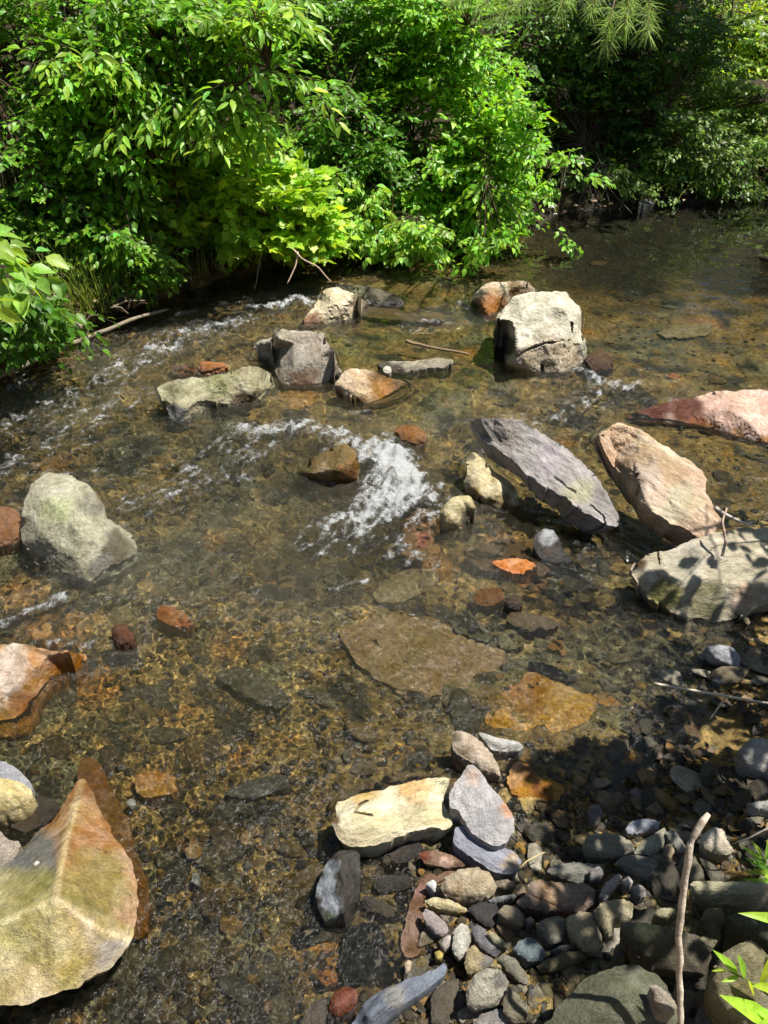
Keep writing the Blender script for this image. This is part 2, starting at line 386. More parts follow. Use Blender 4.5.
    gz = ground_z(V[loop][:, 0], V[loop][:, 1])
    if zb is None: zb_ = np.minimum(gz - .03, V[loop][:, 2] - .02)
    else: zb_ = np.full(len(loop), zb)
    if rel and thick is None: zb_ = np.minimum(np.full(len(loop), base - .01), V[loop][:, 2] - .012)
    if thick is not None: zb_ = V[loop][:, 2] - thick
    rings = []; Vs = [V]; off = len(V); prev = loop; FS = [T]
    L = len(loop)
    prof = (.25, .6, 1.0)
    for f in prof:
        Rg = V[loop].copy(); Rg[:, 2] = V[loop][:, 2] + (zb_ - V[loop][:, 2]) * f
        u_ = under * (f ** 1.3); Rg[:, :2] += (ctr[:2] - Rg[:, :2]) * u_
        cur = off + np.arange(L); Vs.append(Rg); off += L
        FS += [np.stack([prev, np.roll(prev, -1), np.roll(cur, -1)], 1), np.stack([prev, np.roll(cur, -1), cur], 1)]
        prev = cur
    Vs.append(np.array([[ctr[0], ctr[1], zb_.mean()]]))
    FS.append(np.stack([prev, np.roll(prev, -1), np.full(L, off)], 1))
    V = np.concatenate(Vs); Fa = np.concatenate(FS)
    # orient skirt outward
    a, b, c = V[Fa[:, 0]], V[Fa[:, 1]], V[Fa[:, 2]]; fn = np.cross(b - a, c - a)
    sk = np.arange(len(Fa)) >= len(T); mid = (a + b + c) / 3; inward = np.sum(fn * (mid - (ctr - [0, 0, .03])), 1) < 0
    fl = sk & inward; Fa[fl] = Fa[fl][:, ::-1]
    a, b, c = V[Fa[:, 0]], V[Fa[:, 1]], V[Fa[:, 2]]; fn = np.cross(b - a, c - a)
    N = np.zeros_like(V)
    for i in range(3): np.add.at(N, Fa[:, i], fn)
    N /= np.linalg.norm(N, axis=1)[:, None] + 1e-12
    s = 1 / size
    Q = V * s
    if strat is not None:
        ca, sa = math.cos(RAD(strat)), math.sin(RAD(strat)); Q = np.stack([(Q[:, 0] * ca + Q[:, 1] * sa) * .3, (-Q[:, 0] * sa + Q[:, 1] * ca) * 1.6, Q[:, 2] * 1.6], 1)
    d = fbm(Q[:, 0] * 3.2, Q[:, 1] * 3.2, Q[:, 2] * 3.2 + sd, 5, .55)
    rd = 1 - np.abs(fbm(Q[:, 0] * 4 + 31, Q[:, 1] * 4, Q[:, 2] * 4 + sd, 3)) * 2
    cellj = np.round(2.2 * fbm(Q[:, 0] * 2.3 + 9, Q[:, 1] * 2.3, Q[:, 2] * 2.3 + sd, 2)) / 2.2
    dd = amp * size * (.017 * d + .010 * rd + .010 * cellj)
    if strat is not None: dd = dd + amp * size * .010 * np.round(2.4 * fbm(Q[:, 0] * 3, Q[:, 1] * 3, sd, 3)) / 2.
    edge = np.ones(len(V)); edge[:len(PU)] = .35 + .65 * np.clip(bd / (diag * .06), 0, 1)
    V = V + N * (dd * edge)[:, None]
    # pigment
    cv_ = np.ones((len(V), 3)) * lin(col, ALB)
    U2, V2 = np.concatenate([PU, np.tile(PU[loop], 3), [PU.mean()]]), np.concatenate([PV, np.tile(PV[loop], 3), [PV.mean()]])
    Wt = np.full(len(V), float(wet))
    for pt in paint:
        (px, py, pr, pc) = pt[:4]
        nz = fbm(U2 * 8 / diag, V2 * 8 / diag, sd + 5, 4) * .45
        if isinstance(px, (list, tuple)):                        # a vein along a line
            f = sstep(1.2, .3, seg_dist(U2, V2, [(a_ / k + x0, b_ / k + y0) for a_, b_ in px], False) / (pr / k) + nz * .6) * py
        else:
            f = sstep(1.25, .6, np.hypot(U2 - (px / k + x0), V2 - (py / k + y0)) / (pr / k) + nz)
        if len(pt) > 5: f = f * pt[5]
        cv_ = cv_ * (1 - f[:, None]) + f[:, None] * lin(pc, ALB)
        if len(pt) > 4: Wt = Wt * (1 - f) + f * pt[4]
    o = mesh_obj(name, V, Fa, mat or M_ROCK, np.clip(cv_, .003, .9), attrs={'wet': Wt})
    # origin at the foot of the rock
    loc = Vector((ctr[0], ctr[1], float(zb_.mean())))
    o.data.transform(__import__('mathutils').Matrix.Translation(-loc)); o.location = loc
    tag(o, label, cat or name.split('_')[-1], group, 'thing')
    try: o.data.set_sharp_from_angle(angle=RAD(38))
    except Exception: pass
    return o
ALB = .88
# ------------------------------------------------------------------ the rocks, one by one
R_ = rock
# big rocks standing out of the stream
R_('boulder', 'large pale squarish boulder with a cracked flat top and dark left side', 'M',
   [(272,222,.2),(320,165),(350,125),(440,105),(520,103),(612,103),(625,135),(660,165),(680,205),(668,270),(675,300),(700,350,.1),(706,400,.04),(690,440,.0),(620,490,-.01),(580,500,-.01),(500,492,-.01),(440,492,-.01),(380,484,-.01),(345,478,-.02),(310,450,-.01),(305,380,.0),(285,320,.02),(266,270,.06)],
   (202,196,172), (.28, -.01), [(290,238,.215),(345,245,.21),(368,315,.17),(372,380,.13),(356,440,.06),(500,352,.135),(620,338,.135),(690,325,.13),(640,255,.2),(400,190,.25),(520,160,.275),(590,190,.255),(540,250,.205),(480,280,.195)],
   paint=[(310,360,60,(92,84,62)),(560,420,110,(196,178,148)),(450,430,70,(190,172,140))], amp=1.1, fine=1.5, smooth=1, grooves=[([(372,410),(420,382),(500,352),(620,338)],.02),([(632,255),(632,300)],.03),([(490,460),(490,490)],.02)])  # dark left patch: shade of that side painted into the colour
R_('rock', 'pinkish rock with a wet orange face behind the squarish boulder', 'M',
   [(155,140,.03),(165,115),(200,80),(240,58),(330,55),(415,50),(462,95,.03),(440,120,.01),(350,140,.0),(320,150),(290,190,0),(270,212,-.01),(240,222,-.01),(215,218,-.01),(190,205,-.01),(148,165,-.01)],
   (204,184,152), (.09,-.01), [(168,135,.06),(205,170,.05),(230,120,.085),(330,92,.09)], paint=[(260,165,75,(186,124,36),.7),(380,110,60,(120,92,58),.5),(165,175,28,(45,38,30),.6)], amp=.7)  # near-black patch: shade of the left face put into the colour
R_('rock', 'angular grey rock with a dark left facet, standing in the row across the stream', 'J',
   [(28,262,.03),(50,218,.16),(70,205),(110,212),(190,215),(225,222),(232,250),(250,268,.16),(270,325,.08),(287,355,.03),(255,382,.0),(230,402,-.01),(200,412,-.02),(90,414,-.02),(70,400,-.01),(45,340,.0),(25,300,.01)],
   (178,166,146), (.2,-.02), [(62,240,.17),(120,258,.145),(192,255,.145),(215,300,.11),(255,345,.06),(120,340,.075),(205,235,.17)], paint=[(150,330,75,(150,140,126)),(150,400,50,(120,92,66),.4)], amp=.8, fine=1.4, smooth=1)
R_('rock', 'low olive grey rock with a mossy flat top, leftmost of the row across the stream', 'L',
   [(30,565),(60,545),(130,528),(200,520),(330,505),(430,475),(480,458),(540,474,.1),(572,492,.04),(595,530,.0),(605,560,.0),(560,578,.0),(530,610,.0),(490,645,-.01),(450,652,0),(400,640,.02),(330,640,.02),(300,655,0),(230,695,-.01),(170,712,0),(165,735,-.01),(110,745,-.02),(80,665,.03),(45,600,.08)],
   (170,163,128), (.15,-.01), [(100,640,.06),(160,668,.045),(250,620,.055),(400,600,.05),(500,575,.065),(160,570,.1),(330,545,.1)], paint=[(340,510,90,(142,142,96)),(110,560,80,(140,134,104)),(120,700,55,(112,112,108)),(440,640,60,(92,82,58))], amp=1.3, fine=1.4)
R_('rock', 'small pale rock tucked behind the angular grey rock', 'J', [(-14,262,.09),(0,245),(35,238),(60,238,.1),(60,270,.06),(30,300,.0),(0,302,-.01),(-12,285)], (188,182,160), (.12,-.01), dome=.02, amp=.8)
R_('rock', 'pale pyramid shaped rock with a wet brown foot, near the maple', 'J',
   [(140,192,-.01),(165,155,.03),(200,110,.07),(225,68,.13),(262,58,.15),(330,85,.12),(388,122,.0),(345,142,.0),(320,168,0),(250,184,-.01),(190,202,-.02),(158,206,-.02)],
   (212,196,158), (.15,-.01), [(250,112,.105),(300,125,.075),(245,85,.135),(215,150,.05)], paint=[(340,130,45,(196,180,150)),(180,195,45,(150,104,62),.5)], amp=.8)
R_('rock', 'dark brown wet stone just under water at the foot of the pyramid shaped rock', 'J', [(320,160),(350,135),(430,135),(500,150),(640,190),(600,200),(480,190),(400,180)], (110,80,46), (-.03,-.04), dome=.006, wet=1)
R_('rock', 'long dark narrow rock lying behind the pyramid shaped rock', 'J',
   [(255,55),(300,50),(370,55),(430,72),(480,90),(510,118,.0),(500,133,-.01),(430,132,-.01),(370,108,.0),(310,82,.02)], (96,90,72), (.07,.0), [(400,80,.05),(470,104,.03)], paint=[(330,62,40,(130,128,92)),(470,122,40,(58,54,44))], amp=1.3, mat=slate(-25))
R_('rock', 'tan stone with a wet orange edge sinking into the water, beside the angular grey rock', 'J',
   [(262,400),(285,365),(310,342),(355,346),(400,352),(430,370,.05),(510,388,.0),(545,420,-.04),(500,455,-.04),(440,472,-.03),(400,478,-.03),(360,460,0),(300,437,.02),(265,415,.02)],
   (116,88,48), (.11,-.02), [(340,380,.09),(400,390,.06),(330,420,.05)], paint=[(410,420,50,(180,128,48),.8),(325,385,72,(208,182,146),0)], amp=.8)
R_('rock', 'flat light grey slab with a jagged dark front edge, in mid stream', 'J',
   [(400,328,.02),(440,315),(530,320),(590,312),(640,305),(682,318),(640,342,.01),(580,342,.012),(545,360,-.01),(490,364,-.01),(460,355,0),(430,345,.0)],
   (160,152,128), (.04,.0), [(540,338,.022),(470,335,.02)], paint=[(430,330,40,(98,90,72)),(480,355,40,(70,64,52))], amp=1.4, mat=slate(20))
R_('pebble', 'small white pebble at the jagged edge of the flat grey slab', 'J', [(428,345),(440,333),(456,338),(460,352),(448,362),(434,358)], (190,184,168), (.03,.01), dome=.01)
R_('rock', 'wet orange brown rock parting the white water', 'N',
   [(250,212,.01),(270,188,.03),(330,155),(385,130),(405,128),(430,155),(442,190,.05),(438,235,.0),(410,250,-.02),(330,244,-.01),(270,240,-.02),(250,232,-.01)],
   (142,112,52), (.12,-.01), [(395,150,.115),(375,205,.08),(300,215,.05),(430,180,.09)], paint=[(350,180,70,(116,94,38)),(340,220,30,(160,136,96)),(415,215,35,(150,100,44)),(280,200,30,(86,80,34))], wet=1, amp=.8)
R_('rock', 'rounded rusty brown stone awash at the edge of the white water', 'N', [(540,90),(570,72),(610,76),(640,100),(640,128),(600,140),(560,130)], (150,92,44), (.03,-.02), dome=.03, wet=1)
R_('rock', 'reddish brown wet stone just above the water behind the low olive grey rock', 'L', [(232,470),(240,436),(300,440),(350,445),(380,462),(350,480),(270,505),(235,500)], (180,112,60), (.05,-.01), dome=.015, wet=.8)
R_('rock', 'flat rusty stone under shallow water left of the low olive grey rock', 'L', [(110,470),(160,462),(230,480),(240,505),(180,512),(110,505)], (150,84,36), (-.01,-.02), dome=.01, wet=1)
R_('boulder', 'rounded grey green boulder with a wet pitted shoulder, alone near the left edge', 'W',
   [(75,290,.04),(80,250),(90,210),(107,160),(130,120),(185,88),(250,88),(320,125),(370,165),(402,215,.09),(404,258,.07),(440,280,.04),(490,310,.02),(530,370,.0),(537,430,-.02),(485,470,-.02),(420,492,-.02),(350,515,-.01),(300,502,-.01),(240,462,.0),(190,440,.0),(130,405,.0),(85,360,.01)],
   (168,164,138), (.17,-.02), [(190,190,.165),(250,250,.16),(320,330,.115),(300,420,.06),(170,330,.1),(360,260,.1),(430,380,.04),(120,260,.1),(240,140,.17)],
   paint=[(450,390,80,(100,94,70),.6),(390,460,60,(126,122,108),.3),(200,230,60,(172,176,128)),(360,200,50,(140,136,118))], amp=.42, mat=M_GRAN, fine=1.5, smooth=6)
R_('rock', 'red brown wet stone behind the rounded grey green boulder', 'W', [(-70,225),(0,215),(50,222),(78,245),(72,330),(40,355),(0,370),(-70,355)], (140,94,52), (.07,.0), dome=.015, wet=.9)
R_('flat_rock', 'long tilted grey slate slab propped over dark water, middle of the stream', 'O',
   [(38,58,.17),(110,38),(190,38),(270,45),(330,60),(400,108),(470,155),(560,215),(650,300),(720,380),(778,476,.13),(812,540,.1),(808,604,.08),(742,582,.09),(640,530,.115),(560,460,.135),(490,420,.145),(400,370,.155),(300,290,.16),(220,215,.165),(150,170,.165),(80,120,.165)],
   (158,152,148), (.26,.08), [(120,90,.19),(260,150,.2),(420,280,.185),(560,380,.165),(690,480,.13)], thick=.085, under=.26,
   paint=[(600,430,80,(170,166,140)),(250,120,90,(150,142,134)),(450,260,80,(164,156,158)),(90,100,45,(190,180,165))], amp=.9, mat=slate(-52), fine=1.4, smooth=2, strat=-52, grooves=[([(670,490),(735,545),(742,582)],.012),([(480,345),(520,372),(548,398),(590,418)],.005),([(90,70),(130,105),(170,128),(210,165)],.006)])
R_('rock', 'wedge shaped tan rock holding up the tilted slate slab', 'O',
   [(35,250),(75,212),(110,240),(180,320),(250,360),(290,410),(308,495,.0),(240,505,-.01),(190,500,.0),(120,480,-.01),(80,440,.01),(30,400,.02),(20,360,.04),(36,325)],
   (202,184,140), (.12,-.01), [(100,290,.1),(200,380,.07),(280,480,.02),(100,440,.03),(190,470,.02)], paint=[(70,420,40,(170,140,80)),(200,490,60,(130,110,70)),(50,240,26,(120,110,90))], amp=.4, smooth=4)
R_('rock', 'small rounded tan stone in front of the wedge shaped tan rock', 'O', [(-105,530),(-90,500),(-50,450),(0,438),(55,440),(82,500),(60,560,.0),(0,610,-.01),(-60,622,-.01),(-100,595,0)], (190,174,128), (.1,-.01), dome=.04, paint=[(50,560,50,(110,104,84),.5),(-20,490,50,(200,186,140))], amp=.4)
R_('flat_rock', 'broad tilted pinkish tan slab with a broken left edge, right of the slate slab', 'R',
   [(62,168,.19),(80,130),(120,108),(160,90),(210,108),(250,125),(300,155),(350,190),(410,228),(470,260),(522,320),(516,360),(545,440),(582,495,.17),(575,522,.15),(540,545,.145),(490,560,.14),(440,535,.15),(370,500,.16),(300,455,.17),(250,415,.175),(232,380,.175),(205,330,.175),(165,285,.175),(125,245,.175),(97,200,.18)],
   (196,168,138), (.3,.14), [(110,190,.22),(230,290,.22),(260,380,.2),(300,240,.255),(420,380,.2),(480,480,.175)], thick=.1, under=.3,
   paint=[(150,130,80,(204,166,132)),(400,430,90,(184,170,140)),(290,300,70,(186,164,144)),(110,215,30,(150,140,118)),(180,300,30,(160,148,124)),(240,390,22,(170,158,130)),(240,310,12,(60,50,40))], amp=.9, mat=slate(-48), fine=1.4, strat=-48, grooves=[([(222,272),(240,320),(248,360),(235,385)],.03),([(75,150),(95,190)],.02),([(120,230),(180,280)],.015)])
R_('flat_rock', 'wide flat grey olive rock with leaf shadows on it, at the right edge', 'H',
   [(180,205,.08),(230,170),(290,135),(340,125),(420,95),(500,62),(640,38),(768,28),(900,30),(960,200,.12),(920,330,.08),(768,360,.06),(700,385,.04),(600,436,.0),(560,442,.0),(470,430,.01),(400,410,.02),(340,388,.02),(250,330,.04),(190,240,.07)],
   (182,172,146), (.17,.01), [(270,275,.075),(350,265,.095),(430,268,.1),(560,275,.105),(700,290,.1),(800,300,.1),(500,160,.145),(700,150,.15)], thick=None, under=.2,
   paint=[(330,330,80,(118,116,60)),(500,350,90,(140,134,96)),(650,330,60,(186,160,132)),(220,190,35,(120,96,66)),(420,180,90,(170,164,142))], amp=.9, fine=1.6, smooth=1, mat=slate(10), grooves=[([(290,140),(300,190)],.02)])
R_('rock', 'pink granite rock with a dark red wet tongue running into the stream', 'R',
   [(185,78,-.015),(230,50,.0),(280,32,.01),(380,2,.02),(450,-10,.03),(520,-22,.055),(580,-38,.08),(768,-45,.1),(960,-20,.1),(980,120,.05),(880,200,.0),(768,180,-.01),(640,152,-.01),(530,117,-.01),(480,104,-.01),(350,98,-.02),(250,97,-.025)],
   (214,178,156), (.02,-.02), [(360,50,.01),(450,45,.02),(545,40,.055),(620,40,.075),(560,90,.025),(700,100,.05)],
   paint=[(290,60,130,(104,52,28),1),(440,40,85,(110,56,30),1),(480,95,50,(150,84,30),.9),(540,120,34,(176,116,44),.7),(640,152,34,(186,130,56),.6),(760,178,40,(180,124,50),.5)], amp=.5, mat=M_GRAN, fine=1.5)
R_('stone', 'blue grey angular stone at the water edge below the rock with leaf shadows', 'H',
   [(462,592,.02),(500,550),(545,535),(610,545),(650,590),(642,640,.03),(592,668,.0),(540,642,.0),(490,622,.0)], (168,170,174), (.09,.0), [(545,600,.075),(600,620,.05),(560,560,.09)], amp=.8, rel=True)
R_('stone', 'small wet grey stone against the foot of the blue grey angular stone', 'H', [(525,690),(545,675),(575,690),(565,715),(535,712)], (120,125,130), (.03,.01), dome=.015, rel=True, wet=.5)
R_('rock', 'dark wet stone with a silvery top, in front of the slate slab', 'K', [(530,160),(545,112),(575,100),(610,106),(625,140),(650,190),(712,250),(690,265),(600,230),(550,192)], (70,68,64), (.07,-.03), [(575,135,.06),(600,150,.03)], paint=[(580,132,34,(176,178,178),.2)], wet=.9, amp=.7)
NSTREAM = len(ROCK_POLYS)
# near left
R_('flat_rock', 'large leaf shaped orange and olive slab with pale ridges meeting on top, nearest the viewer', 'Q7',
   [(165,108,-.005),(180,130,.0),(195,152,.005),(225,220,.03),(262,275,.05),(273,332,.06),(271,400,.07),(250,450,.07),(215,492,.07),(150,525,.08),(110,542,.085),(70,556,.085),(0,567,.085),(-120,560,.08),(-180,480,.1),(-160,400,.1),(-100,330,.06),(-60,305,.05),(0,282,.03),(40,252,.01),(60,230,.0),(100,200,.005),(135,150,.005)],
   (168,150,82), (.0,.08), [(112,350,.19),(130,240,.115),(150,170,.05),(0,400,.16),(-80,430,.15),(185,405,.145),(265,435,.085),(60,300,.11),(200,300,.1)],
   paint=[(160,200,120,(172,128,78)),(235,290,80,(176,126,78)),(190,240,50,(160,108,50)),(255,350,50,(176,132,92)),(190,330,70,(150,128,66)),(160,370,50,(140,130,66)),
          (30,310,90,(140,134,78)),(70,255,55,(120,118,108)),(30,290,40,(112,112,108)),(60,345,60,(138,132,70)),(-60,380,90,(150,140,84)),
          (60,470,130,(178,164,104)),(-60,490,120,(176,160,100)),(30,530,80,(186,166,116)),(200,450,60,(176,156,116)),(232,462,40,(170,160,146)),(120,440,60,(178,156,80)),(70,420,60,(164,152,88)),
          ([(165,112),(130,235),(112,350)],.8,9,(204,180,128)),([(112,350),(0,400),(-120,440)],.7,8,(206,190,130)),([(112,350),(185,405),(265,435)],.8,8,(208,186,132)),([(0,567),(70,556),(150,525),(215,492),(250,450)],.6,12,(190,172,130))], under=.3, thick=.09, amp=.28, fine=1.9, smooth=1, mat=M_GRAN)
R_('stone', 'orange stone sloping under water along the right edge of the leaf shaped slab', 'Q7', [(155,100),(165,72),(190,75),(215,110),(240,165),(262,215),(268,262),(300,330),(300,420),(275,440),(230,400),(180,250)], (150,104,44), (-.025,-.04), wet=1, amp=.8, fine=1.6)
R_('rock', 'grey pink rock with a wide wet orange flank, at the left edge', 'G',
   [(-80,110),(0,108),(50,105),(110,120),(165,125),(212,135,.0),(185,168,-.01),(130,208,-.03),(100,248,-.03),(90,292,-.04),(60,332,-.05),(0,342,-.05),(-80,330,-.05)],
   (186,128,40), (.1,-.04), [(112,138,.07),(60,185,.06),(0,232,.055),(-60,250,.05)], paint=[(40,150,62,(196,172,148),0),(-20,180,80,(188,168,150),0),(90,140,30,(190,146,98),0),(60,260,40,(142,84,22),1)], wet=1, amp=.6, fine=1.5, mat=M_GRAN)
R_('stone', 'smooth cream stone half out of the picture, at the left edge', 'G', [(-70,425),(0,428),(50,440),(79,462),(70,490),(40,515),(0,523),(-70,520)], (214,196,138), (.09,.03), dome=.03, amp=.5)
R_('stone', 'blue grey flat stone lying behind the smooth cream stone', 'G', [(-70,395),(0,387),(40,405),(74,440),(79,462),(50,462),(0,452),(-70,450)], (150,150,155), (.06,.04), dome=.015, amp=.6)
R_('stone', 'grey pink flat stone beside the leaf shaped slab', 'G', [(-70,560),(0,555),(15,578),(52,585),(40,618),(0,662),(-70,650)], (160,146,132), (.05,.02), dome=.015, amp=.6)
R_('stone', 'dark wet stone between the cream stone and the leaf shaped slab', 'G', [(20,520),(80,470),(130,480),(150,505),(110,545),(60,580),(20,560)], (60,54,40), (.015,-.02), dome=.015, wet=1)
R_('pebble', 'little white quartz pebble right of the orange tip of the leaf shaped slab', 'Q7', [(255,160),(262,152),(272,156),(275,166),(265,174),(256,170)], (225,222,215), (-.03,-.035), dome=.012, thick=.012, fine=.8)
R_('pebble', 'tiny white chip lying on the leaf shaped slab', 'Q7', [(66,280),(74,273),(84,278),(83,286),(72,287)], (225,222,210), (.1,.1), dome=.004, thick=.01, fine=.6)
# submerged stones seen through the water
S_ = lambda label, cr, out, col, z, name='submerged_stone', **k: R_(name, label, cr, out, col, z, wet=1, cat='stone', **{**dict(jag=2.2, amp=1.6, mat=M_GRAN), **k})
S_('large submerged orange slab with a gold grained top, below mid stream', 'Q6', [(205,330),(240,290),(300,245),(330,255),(400,290),(470,310),(475,345),(400,360),(350,385),(260,375),(210,360)], (232,172,62), (-.034,-.04), mat=M_GRAN, paint=[(280,290,50,(196,136,48)),(440,320,30,(206,148,54))], dome=.002)
S_('bright orange wet stone breaking the surface below the grey slabs of the gravel bar', 'C', [(320,280),(340,230),(380,195),(430,215),(460,270),(540,290),(590,310),(592,370),(550,395),(480,395),(400,375),(340,350)], (204,142,50), (.015,-.005), mat=M_GRAN, paint=[(500,350,60,(150,86,24)),(420,250,40,(140,90,30))], dome=.008)
S_('wide sand coloured slab under water in the middle of the stream', 'K', [(-150,450),(-20,420),(100,415),(230,440),(330,500),(440,540),(400,620),(370,680),(200,700),(0,650),(-100,560)], (176,144,94), (-.034,-.045), mat=M_GRAN, jag=1., dome=.006, smooth=4)
S_('orange mottled mound under water below the white water', 'K', [(75,130),(100,60),(150,40),(195,60),(190,130),(160,220),(100,225),(80,180)], (172,122,64), (-.02,-.04), dome=.01, paint=[(150,150,30,(190,96,30))])
S_('long yellowish slab under water left of the orange mottled mound', 'K', [(-30,340),(0,300),(60,260),(170,240),(210,280),(170,330),(60,372),(0,372)], (164,140,88), (-.03,-.05), dome=.01)
S_('bright orange stone glowing at the surface in front of the tan wedge rock', 'K', [(385,215),(470,200),(530,215),(555,245),(500,262),(430,245)], (222,134,44), (.004,-.005), dome=.004)
S_('brown stone under water around the bright orange stone', 'K', [(300,200),(340,160),(430,140),(500,150),(560,215),(600,262),(540,275),(420,258),(340,250)], (110,80,44), (-.015,-.03), dome=.006)
S_('olive egg shaped stone under water above the sand coloured slab', 'K', [(250,430),(270,395),(310,385),(350,440),(400,480),(380,510),(300,480),(260,460)], (112,106,76), (-.02,-.03), dome=.015)
S_('brown stone awash above the olive egg shaped stone', 'K', [(320,350),(340,310),(420,305),(435,340),(390,372),(340,368)], (110,74,38), (.008,-.01), dome=.01)
S_('small black rounded stone with green weed beside it', 'K', [(430,350),(450,330),(490,335),(500,360),(480,385),(445,375)], (58,55,48), (.03,.005), dome=.015)
S_('dark flat stone awash right of the black rounded stone', 'K', [(440,410),(460,390),(560,400),(632,430),(600,450),(520,470),(465,440)], (88,76,54), (.01,-.005), dome=.006)
S_('mosaic patched pale stone under water beside the egg shaped stone', 'K', [(410,515),(420,470),(470,455),(510,490),(500,520),(440,530)], (138,126,84), (-.02,-.03), dome=.006)
S_('slate blue stone under water above the large orange slab', 'K', [(515,565),(580,570),(620,590),(690,620),(680,640),(600,620),(530,585)], (72,78,76), (-.01,-.02), dome=.008)
S_('golden stone under water right of the mosaic patched stone', 'K', [(580,520),(600,490),(630,490),(642,510),(610,532)], (172,126,48), (-.02,-.025), dome=.006)
S_('rusty orange stone under water below the grey green boulder', 'W', [(600,650),(605,605),(650,600),(720,640),(740,680),(680,690)], (200,118,46), (-.02,-.03), dome=.008)
S_('golden yellow stone above the grey pink rock with the orange flank', 'W', [(125,710),(140,680),(210,655),(230,680),(180,730),(130,735)], (216,160,44), (-.005,-.015), dome=.006)
S_('dark red wet stone poking out of the ripples below the boulder', 'W', [(425,700),(440,670),(480,670),(515,710),(510,750),(450,755)], (104,66,40), (.04,.0), dome=.02)
S_('gold and orange blotched stone under water right of the tip of the leaf shaped slab', 'Q5', [(272,455),(300,445),(350,455),(355,490),(300,500),(275,490)], (214,150,44), (-.03,-.035), dome=.006)
S_('dark grey flat stone under water in the left middle of the stream', 'Q5', [(430,260),(460,240),(520,250),(580,300),(560,325),(500,305)], (104,98,74), (-.05,-.06), dome=.01)
S_('grey blue flat stone under water left of the cream slab', 'Q7', [(440,150),(500,115),(580,108),(575,135),(500,158)], (112,108,96), (-.05,-.055), dome=.006)
S_('small gold pebble under water, second from the leaf shaped slab', 'Q7', [(370,258),(385,245),(408,253),(402,273),(378,275)], (180,132,40), (-.05,-.055), dome=.006)
S_('small ochre pebble under water near the dark flat stones', 'Q7', [(440,395),(470,385),(490,405),(470,430),(445,420)], (160,118,44), (-.05,-.055), dome=.006)
S_('tiny pale chip under water in front of the leaf shaped slab', 'Q7', [(385,303),(400,305),(397,328),(386,322)], (190,190,180), (-.04,-.045), dome=.004, fine=.8)
S_('broad yellowish stone under the calm pool behind the pink granite rock', 'U', [(230,770),(330,735),(460,735),(440,780),(340,800),(250,790)], (168,146,92), (-.06,-.07), dome=.01)
S_('small orange stone under the calm pool above the pink granite rock', 'U', [(270,940),(300,925),(325,945),(290,957)], (200,112,36), (-.04,-.045), dome=.006)
S_('dark brown wet stone beside the riffle below the squarish boulder', 'Q4', [(400,215),(430,195),(455,212),(460,242),(420,246)], (78,52,28), (.04,-.01), dome=.01)
S_('grey brown stone under water right of the bright orange wet stone', 'Q6', [(440,440),(520,420),(560,440),(540,470),(460,470)], (96,84,58), (-.02,-.025), dome=.006)
S_('brown broken slab under clear shallow water near the pale twig', 'Q6', [(560,320),(640,300),(720,330),(750,370),(700,400),(620,395),(570,360)], (112,92,62), (-.015,-.02), dome=.008)
S_('amber stone in the shaded shallows beside the bright orange wet stone', 'Q6', [(465,415),(480,400),(520,405),(515,428),(480,432)], (160,110,26), (-.02,-.02), dome=.006)
S_('long olive slab under water behind the cream slab', 'A', [(130,440),(170,390),(330,335),(560,275),(720,255),(725,225),(560,250),(330,300),(160,360)], (128,104,56), (-.015,-.02), dome=.0)
# the gravel bar in front, traced stones
greyer = lambda c: tuple(.6 * np.array(c) + .4 * (np.mean(c) + np.array([3, 0, -6])) - 6)
G_ = lambda name, label, cr, out, col, z=(.045, .025), **k: R_(name, label, cr, out, greyer(col), z, rel=True, cat='stone', **{**dict(dome=.008, amp=.8, under=.36, dr=.14, jag=1.6, smooth=1, cut=.1), **k})
R_('flat_rock', 'cream coloured slab with a small dark crack, at the head of the gravel bar', 'A',
   [(150,500,.05),(175,470),(172,400),(230,375),(330,345),(440,320),(560,290),(728,268),(715,310),(690,360),(695,420),(735,465),(730,510),(700,535),(640,515),(570,525),(500,550),(400,590),(330,605),(230,605),(190,570),(165,530)],
   (208,194,156), (.085,.06), [(190,490,.08),(600,400,.088),(300,470,.088)], paint=[(300,340,70,(196,158,92)),(560,310,90,(200,160,100)),(420,460,80,(214,198,156)),(640,480,60,(220,204,160)),(170,480,25,(160,128,82))], under=.34, dome=.008, amp=.6, fine=1.2, mat=slate(15), grooves=[([(262,445),(285,408),(322,388)],.02),([(262,445),(305,452),(345,458)],.016)])
R_('flat_rock', 'smooth pear shaped light grey slab leaning on the cream slab', 'C',
   [(130,215),(160,212),(200,250),(240,320),(310,390),(350,460),(358,530),(320,590),(270,605),(200,580),(140,525),(100,460),(95,435),(50,420),(42,380),(60,320),(100,270)],
   (176,172,170), (.13,.09), paint=[(320,430,40,(206,160,132)),(150,270,45,(192,172,160)),(230,500,80,(168,166,166))], dome=.01, under=.1, thick=.05, amp=.4, fine=1.2, smooth=4)
R_('flat_rock', 'blue grey oblong slab under the pear shaped slab', 'C', [(60,575),(70,520),(95,508),(180,550),(290,600),(370,640),(390,680),(370,730),(330,745),(250,725),(150,660),(80,610)],
   (150,152,164), (.075,.05), paint=[(340,690,50,(176,158,140)),(330,740,30,(70,74,84))], dome=.01, under=.1, amp=.5, fine=1.2, mat=slate(-30))
R_('stone', 'knobbly tan grey stone at the top of the gravel bar', 'C', [(60,140),(55,90),(70,50),(130,60),(190,95),(245,155),(280,220),(295,275),(260,250),(200,235),(150,200),(90,170)], (176,158,134), (.075,.02), dome=.015, amp=1.1, paint=[(75,80,30,(120,106,80))])
